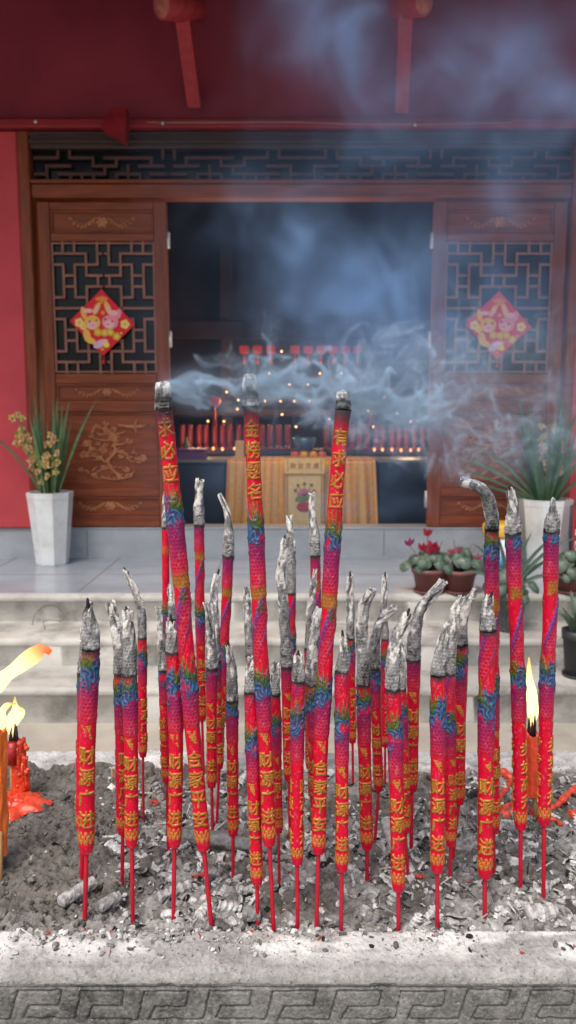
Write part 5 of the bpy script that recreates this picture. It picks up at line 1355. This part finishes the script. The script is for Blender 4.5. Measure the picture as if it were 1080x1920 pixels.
b = MB(); b.tube([wpt(24, 1432, D - .012), wpt(23, 1392, D - .012)], .0095, 14, (.30, .012, .012)); b.build('wax_sleeve', M['wax'], cd)
b = MB(); b.tube([wpt(23, 1530, D - .010), wpt(21, 1400, D - .010)], .0032, 8); b.build('bamboo_stick', M['bamboo'], cd)
b = MB(); rr = random.Random(2)
for dx, hh in ((-6, 30), (-2, 24), (2, 38), (7, 34)): b.tube([wpt(24 + dx, 1395, D - .004), wpt(24 + dx + rr.uniform(-1, 2), 1395 - hh * .6, D - .006), wpt(25 + dx + rr.uniform(-3, 3), 1395 - hh, D - .004)], [.0028, .0022, .0012], 6)
b.build('wick', M['char'], cd)
flame_mesh([(22, 1382), (20, 1365), (26, 1345), (30, 1335), (28, 1318), (28, 1306)], [7, 13, 22, 23, 9, 2], D, cd, tipc=(1, .6, .15), st=1.6)
flame_mesh([(27, 1362), (36, 1348), (42, 1334), (36, 1324)], [6, 9, 11, 2], D, cd, tipc=(1, .6, .15), st=1.5)
q_ = wpt(38, 1503, dist_on_plane(1503, .84)); wax_pool('wax_pool', q_[0], q_[1], .042, .030, 3, (.50, .04, .018), cd)
# candle 2: orange one cut by the left edge
D2 = dist_on_plane(1640, .835); p = wpt(-8, 1640, D2)
cd = empty('orange_candle', p, 'orange candle cut off by the left edge, its long flame blown to the right', 'candle', 'burning candles in the ash')
P, C = drip_body(-9, 1600, -7, 1368, 46, D2, 9, (.72, .17, .025), 1.3); grid_mesh('candle_body', P, C, M['wax'], cd, wrap=True)
b = MB(); b.tube([wpt(1, 1700, D2 - .015), wpt(-1, 1560, D2 - .015)], .0045, 8); b.build('bamboo_stick', M['bamboo'], cd)
b = MB(); b.tube([wpt(-12, 1375, D2), wpt(-12, 1348, D2), wpt(-8, 1335, D2)], [.003, .0025, .001], 6); b.build('wick', M['char'], cd)
flame_mesh([(-14, 1345), (-25, 1310), (0, 1277), (32, 1252), (58, 1232), (80, 1217), (95, 1224)], [8, 26, 32, 26, 28, 33, 12], D2, cd, tipc=(1.0, .16, .04), st=1.6, seed=2)
flame_mesh([(4, 1385), (8, 1360), (3, 1338), (14, 1322), (30, 1319)], [4, 19, 15, 12, 4], D2, cd, tipc=(1, .55, .15), st=1.5)
q_ = wpt(14, 1525, dist_on_plane(1525, .84)); wax_pool('wax_pool', q_[0] + .004, q_[1], .072, .055, 7, (.55, .055, .022), cd, .008)
# candle 3: right, behind the tall sticks
D3 = dist_on_plane(1540, .835); p = wpt(1000, 1540, D3)
cd = empty('red_candle', p, 'red candle burning between the two tall right incense sticks', 'candle', 'burning candles in the ash')
P, C = drip_body(998, 1490, 999, 1376, 33, D3, 14, (.62, .06, .02), 1.1); grid_mesh('candle_body', P, C, M['wax'], cd, wrap=True)
b = MB(); b.tube([wpt(1003, 1550, D3), wpt(1002, 1440, D3)], .004, 8); b.build('bamboo_stick', M['bamboo'], cd)
b = MB()
for dx, hh in ((-6, 34), (0, 26), (5, 38)): b.tube([wpt(997 + dx, 1380, D3 - .004), wpt(997 + dx + 1, 1380 - hh * .6, D3 - .004), wpt(998 + dx, 1380 - hh, D3 - .004)], [.003, .0025, .0012], 6)
b.build('wick', M['char'], cd)
flame_mesh([(996, 1362), (999, 1340), (998, 1315), (994, 1285), (992, 1258), (992, 1232)], [11, 21, 23, 16, 9, 2], D3, cd, tipc=(1, .55, .2), st=1.7, seed=5)
for pts, w in (([(985, 1442), (962, 1455), (940, 1492), (930, 1500)], 11), ([(1010, 1536), (1040, 1540), (1052, 1551)], 9), ([(1012, 1520), (1040, 1516), (1066, 1498), (1090, 1480)], 13), ([(940, 1445), (965, 1460)], 18), ([(1068, 1532), (1095, 1526)], 18)): strand(pts, w, cd, (.55, .055, .025))
wax_pool('wax_pool', p[0] - .02, p[1] + .03, .04, .03, 12, RW, cd)

# ================================================================== smoke
def volume_stuff(name, lab, G, org, dx, dens, colr, aniso=.2):
    nz, ny, nx = G.shape
    me = bpy.data.meshes.new(name); zz, yy, xx = np.meshgrid(np.arange(nz), np.arange(ny), np.arange(nx), indexing='ij')
    co = np.empty((G.size, 3), np.float32); co[:, 0] = xx.ravel() * dx; co[:, 1] = yy.ravel() * dx; co[:, 2] = zz.ravel() * dx
    me.vertices.add(G.size); me.vertices.foreach_set('co', co.ravel()); a = me.attributes.new('thickness', 'FLOAT', 'POINT'); a.data.foreach_set('value', G.astype(np.float32).ravel())
    o = bpy.data.objects.new(name, me); COL.objects.link(o); o.location = org
    m = bpy.data.materials.new(name); m.use_nodes = True; nt = m.node_tree; nt.nodes.clear()
    out = nt.nodes.new('ShaderNodeOutputMaterial'); pv = nt.nodes.new('ShaderNodeVolumePrincipled')
    pv.inputs['Density'].default_value = dens; pv.inputs['Color'].default_value = (*colr, 1); pv.inputs['Anisotropy'].default_value = aniso
    nt.links.new(pv.outputs[0], out.inputs['Volume'])
    ng = bpy.data.node_groups.new(name, 'GeometryNodeTree'); ng.interface.new_socket('Geometry', in_out='INPUT', socket_type='NodeSocketGeometry'); ng.interface.new_socket('Geometry', in_out='OUTPUT', socket_type='NodeSocketGeometry')
    N = ng.nodes; L = ng.links; gi = N.new('NodeGroupInput'); go = N.new('NodeGroupOutput'); vc = N.new('GeometryNodeVolumeCube')
    vc.inputs['Min'].default_value = (0, 0, 0); vc.inputs['Max'].default_value = ((nx - 1) * dx, (ny - 1) * dx, (nz - 1) * dx)
    for k, v in zip(('Resolution X', 'Resolution Y', 'Resolution Z'), (nx, ny, nz)): vc.inputs[k].default_value = v
    pos = N.new('GeometryNodeInputPosition'); sep = N.new('ShaderNodeSeparateXYZ'); L.new(pos.outputs[0], sep.inputs[0])
    def Mt(op, *a):
        n = N.new('ShaderNodeMath'); n.operation = op
        for i, v in enumerate(a):
            if isinstance(v, (int, float)): n.inputs[i].default_value = v
            else: L.new(v, n.inputs[i])
        return n.outputs[0]
    ix = [Mt('ROUND', Mt('DIVIDE', sep.outputs[i], dx)) for i in range(3)]
    idx = Mt('MULTIPLY_ADD', Mt('MULTIPLY_ADD', ix[2], ny, ix[1]), nx, ix[0])
    # float index stays exact below 2^24 cells
    si = N.new('GeometryNodeSampleIndex'); si.data_type = 'FLOAT'; na = N.new('GeometryNodeInputNamedAttribute'); na.data_type = 'FLOAT'; na.inputs['Name'].default_value = 'thickness'
    L.new(gi.outputs[0], si.inputs['Geometry']); L.new(na.outputs['Attribute'], si.inputs['Value']); L.new(idx, si.inputs['Index']); L.new(si.outputs['Value'], vc.inputs['Density'])
    sm = N.new('GeometryNodeSetMaterial'); sm.inputs['Material'].default_value = m; L.new(vc.outputs[0], sm.inputs[0]); L.new(sm.outputs[0], go.inputs[0])
    md = o.modifiers.new('volume', 'NODES'); md.node_group = ng
    tag(o, lab, 'smoke', kind='stuff'); return o

# -- wisps: particles released round the glowing tips, carried by a turbulent wind blowing right
NB = 24
def rand_field(seed):
    r = np.random.default_rng(seed); f = r.normal(size=(NB, NB, NB, 3)).astype(np.float32)
    for ax in range(3):
        for _ in range(2): f = (np.roll(f, 1, ax) + 2 * f + np.roll(f, -1, ax)) / 4
    # curl
    d = lambda a, ax: (np.roll(a, -1, ax) - np.roll(a, 1, ax)) / 2
    c = np.stack([d(f[..., 2], 1) - d(f[..., 1], 2), d(f[..., 0], 2) - d(f[..., 2], 0), d(f[..., 1], 0) - d(f[..., 0], 1)], -1)
    return c / c.std()
FL = [rand_field(3), rand_field(5), rand_field(9)]
def tri(f, p):
    p = p % NB; i = p.astype(int); t = p - i; i %= NB; j = (i + 1) % NB; out = 0
    for a in (0, 1):
        for b_ in (0, 1):
            for c in (0, 1):
                w = (t[:, 0] if a else 1 - t[:, 0]) * (t[:, 1] if b_ else 1 - t[:, 1]) * (t[:, 2] if c else 1 - t[:, 2])
                out = out + w[:, None] * f[(j if a else i)[:, 0], (j if b_ else i)[:, 1], (j if c else i)[:, 2]]
    return out
def wisps(src, ring, steps, dt, wind, amps, scl, seed, rise):
    """src: centre (3), returns (steps, ring, 3) sheet and age"""
    r = np.random.default_rng(seed); th = np.linspace(0, 2 * pi, ring, endpoint=False)
    rr_ = (.0018 if seed > 80 else .004 + .004 * (seed % 3)) * (.6 + .4 * np.sin(3 * th + seed)); em = np.stack([rr_ * np.cos(th), rr_ * np.sin(th), .007 * np.sin(2 * th + seed)], -1) + np.array(src)
    P = np.zeros((steps, ring, 3)); n = 0; off = r.uniform(0, 20, (3, 3))
    for s in range(steps):
        P[s] = em + np.array((0, 0, .003 * math.sin(s * .11))); n = s + 1
        q = P[:n].reshape(-1, 3); age = np.repeat((s - np.arange(n)) * dt, ring)
        v = np.array(wind) + np.zeros_like(q); T = s * dt
        v[:, 2] += rise * np.exp(-age / .5)
        ramp = np.clip(age / .35, .12, 1)[:, None]
        for k in range(3):
            pp = (q - np.array(wind) * T * .75) / scl[k] + off[k]; v = v + tri(FL[k], pp) * amps[k] * ramp * np.array((.8, .8, 1.0))
        P[:n] = (q + v * dt).reshape(n, ring, 3)
    return P, (steps - np.arange(steps)) * dt
org = np.array((-.185, .93, 1.475)); dxw = .0018; shp = (160, 110, 350)     # z, y, x
G = np.zeros(shp, np.float32)
def splat(P, age, wt, up=(3, 4)):
    s, r, _ = P.shape
    P = np.concatenate([P, P[:, :1]], 1)
    ts = np.linspace(0, s - 1, s * up[0]); i = np.minimum(ts.astype(int), s - 2); f = (ts - i)[:, None, None]
    Q = P[i] * (1 - f) + P[i + 1] * f; ag = np.interp(ts, np.arange(s), age)
    tr = np.linspace(0, r, r * up[1], endpoint=False); j = tr.astype(int); f = (tr - j)[None, :, None]
    Q = Q[:, j] * (1 - f) + Q[:, j + 1] * f
    w = (wt / (1 + ag * .9))[:, None] * np.clip(ag / .06, 0, 1)[:, None] * np.ones(Q.shape[:2])
    q = (Q.reshape(-1, 3) - org) / dxw; i0 = np.floor(q).astype(int); fr = q - i0; w = w.ravel()
    for a in (0, 1):
        for b_ in (0, 1):
            for c in (0, 1):
                ww = w * (fr[:, 0] if a else 1 - fr[:, 0]) * (fr[:, 1] if b_ else 1 - fr[:, 1]) * (fr[:, 2] if c else 1 - fr[:, 2])
                I = i0 + np.array((a, b_, c)); ok = ((I >= 1) & (I < np.array(shp[::-1]) - 1)).all(1)
                np.add.at(G, (I[ok, 2], I[ok, 1], I[ok, 0]), ww[ok])
tL, tC, tR = wpt(307, 722, STK[5][0].location[1]), wpt(468, 712, STK[6][0].location[1]), wpt(644, 742, STK[7][0].location[1])
AM = (.056, .058, .046); SC = (.034, .014, .0065)
SM = [(tL, 60, 100, .012, (.115, .01, -.006), .55, .01, 1, .45), (tL, 50, 90, .012, (.12, .01, -.02), .6, .0, 8, .3)]
for k in range(5):
    SM.append((tuple(np.array(tC) + np.array((.004 * k, .012 * (k % 3), -.008 * (k % 4)))), 70, 270, .012, (.135 + .008 * k, .012 + .004 * (k % 3), -.020 + .006 * (k % 4)), 1, .015 + .008 * k, 20 + k, .42))
    SM.append((tuple(np.array(tR) + np.array((.005 * k, .012 * (k % 3), -.007 * (k % 4)))), 70, 200, .012, (.150 + .008 * k, .012 + .004 * (k % 3), -.020 + .006 * (k % 4)), 1, .01 + .010 * k, 40 + k, .42))
for k, (c_, wd) in enumerate(((tL, .115), (tC, .135), (tC, .15), (tR, .15), (tR, .165), (tL, .10))):
    SM.append((tuple(np.array(c_) + np.array((.006, .004, -.006 * (k % 3)))), 16, (110, 200, 190, 150, 160, 120)[k], .012, (wd, .006 * k - .01, -.014 + .006 * (k % 3)), 2, .02, 81 + k, 1.8))
SM.append((wpt(700, 800, STK[7][0].location[1] + .03), 70, 170, .012, (.15, .01, .004), 1, .0, 60, .4)); SM.append((wpt(560, 790, STK[7][0].location[1] + .05), 70, 200, .012, (.15, .01, .004), 1, .0, 61, .35))
for src, ring, st, dt, wind, ak, rise, sd, wt in SM:
    P, age = wisps(src, ring, st, dt, wind, tuple(a * (1 if ak >= 1 else ak) for a in AM), SC, sd, rise); splat(P, age, wt)
Gs = G.copy()
for ax in range(3):
    G = (np.roll(G, 1, ax) + 4 * G + np.roll(G, -1, ax)) / 6
    for w_ in (2, 4, 7): Gs = (np.roll(Gs, w_, ax) + 2 * Gs + np.roll(Gs, -w_, ax)) / 4
G = np.clip(G, 0, 30) + .35 * Gs
zi = np.arange(shp[0])[:, None, None]; yi = np.arange(shp[1])[None, :, None]; xi = np.arange(shp[2])[None, None, :]
G = G * np.clip((shp[0] - 1 - zi) / 45., 0, 1) * np.clip(zi / 20., 0, 1) * np.clip(yi / 12., 0, 1) * np.clip((shp[1] - 1 - yi) / 12., 0, 1) * np.clip((shp[2] - 1 - xi) / 40., 0, 1)
volume_stuff('smoke_wisps', 'thin curling wisps of smoke streaming right from the tall incense tips', G, tuple(org), dxw, 9.5, (.62, .82, 1.0))

# -- soft smoke drifting before the doorway and under the eave
org2 = np.array((-.62, 2.58, 1.15)); dx2 = .016; n3 = (137, 34, 156)     # z,y,x
kz, ky, kx = np.meshgrid(*[np.arange(k) for k in n3], indexing='ij'); W = np.stack([kx, ky, kz], -1) * dx2 + org2
wq = np.stack([fbm(W * 3.4 + 10, 201, 3), fbm(W * 3.4 + 20, 203, 3), fbm(W * 3.4 + 30, 205, 3)], -1) - .5
Wp = W + wq * .42; f1 = fbm(Wp * 3.6, 207, 4); f2 = fbm(Wp * np.array((8, 8, 7)) + wq * 2 + 7, 209, 4)
puff = sstep(.40, .64, f1) * (.25 + 1.3 * sstep(.32, .68, f2))
def pg(px, py, Y, sx, sz, sy=.22):
    c = wpt(px, py, Y); return np.exp(-((Wp[..., 0] - c[0]) / sx) ** 2 - ((Wp[..., 2] - c[2]) / sz) ** 2 - ((Wp[..., 1] - c[1]) / sy) ** 2)
D2_ = 1.15 * pg(680, 530, 2.85, .26, .17) + .95 * pg(770, 520, 2.85, .16, .22) + .7 * pg(600, 540, 2.85, .16, .10) + .24 * pg(430, 560, 2.85, .34, .24) + .55 * pg(700, 690, 2.85, .40, .24) \
    + .36 * pg(930, 640, 2.8, .42, .40) + 1.0 * pg(630, 50, 2.85, .20, .14) + .34 * pg(760, 160, 2.85, .30, .26) + .45 * pg(980, 190, 2.8, .40, .26) + .40 * pg(820, 300, 2.85, .5, .22) + .30 * pg(520, 380, 2.85, .3, .10) + .30 * pg(560, 900, 2.8, .6, .3)
G2 = D2_ * (.24 + 1.05 * puff) * .85
edge = np.minimum.reduce([kx / 6., (n3[2] - 1 - kx) / 6., ky / 5., (n3[1] - 1 - ky) / 5., kz / 5., (n3[0] - 1 - kz) / 5.]); G2 = G2 * np.clip(edge, 0, 1)
volume_stuff('drifting_smoke', 'soft blue cloud of incense smoke drifting in front of the dark doorway and the eave', G2, tuple(org2), dx2, 2.3, (.37, .62, 1.0))

# ================================================================== light, sky, camera
w = bpy.data.worlds.new('World'); sc.world = w; w.use_nodes = True; nt = w.node_tree
sky = nt.nodes.new('ShaderNodeTexSky'); sky.sky_type = 'NISHITA'; sky.sun_disc = False
EL, AZ = R(59), R(205)
sky.sun_elevation = EL; sky.sun_rotation = AZ; sky.dust_density = 4.0; sky.air_density = 1.0; sky.ozone_density = .6
nt.links.new(sky.outputs[0], nt.nodes['Background'].inputs[0]); nt.nodes['Background'].inputs[1].default_value = .12
sl = bpy.data.lights.new('sun', 'SUN'); sl.energy = 1.5; sl.angle = R(24); sl.color = (1, .955, .89); so = bpy.data.objects.new('sun', sl); COL.objects.link(so)
# Nishita rotation is clockwise from +Y
from mathutils import Vector
dsun = Vector((math.sin(AZ) * math.cos(EL), math.cos(AZ) * math.cos(EL), math.sin(EL)))
so.rotation_euler = dsun.to_track_quat('Z', 'Y').to_euler()

for i, (x, y, z, e) in enumerate(((-.55, 8.6, 1.75, 9), (.45, 8.6, 1.75, 9), (1.2, 7.5, 1.35, 2.5), (-.9, 7.5, 1.35, 2.5), (.05, 6.4, 2.2, 22))):  # lights near the lit lamps; last one is added fill on the altar cloth
    l = bpy.data.lights.new('hall_lamp_and_fill', 'POINT'); l.energy = e; l.color = (1, .62, .36); l.shadow_soft_size = .12; o = bpy.data.objects.new('hall_lamp_and_fill', l); COL.objects.link(o); o.location = (x, y, z)
cam = bpy.data.cameras.new('camera'); co = bpy.data.objects.new('camera', cam); COL.objects.link(co); sc.camera = co
co.location = (0, 0, CZ); co.rotation_euler = (pi / 2 - TH, 0, 0)
cam.sensor_fit = 'VERTICAL'; cam.sensor_height = 36; cam.sensor_width = 36; cam.lens = 36 * F / 1920; cam.clip_start = .02; cam.clip_end = 1000
cam.dof.use_dof = True; cam.dof.focus_distance = 1.10; cam.dof.aperture_fstop = 6.5

sc.view_settings.view_transform = 'Standard'; sc.view_settings.look = 'None'; sc.view_settings.gamma = 1; sc.view_settings.exposure = .80
sc.cycles.use_denoising = True
sc.cycles.max_bounces = 8; sc.cycles.diffuse_bounces = 4; sc.cycles.glossy_bounces = 3; sc.cycles.volume_bounces = 1; sc.cycles.transparent_max_bounces = 16
sc.cycles.caustics_reflective = False; sc.cycles.caustics_refractive = False
sc.cycles.sample_clamp_indirect = 6
sc.cycles.volume_step_rate = 1.0
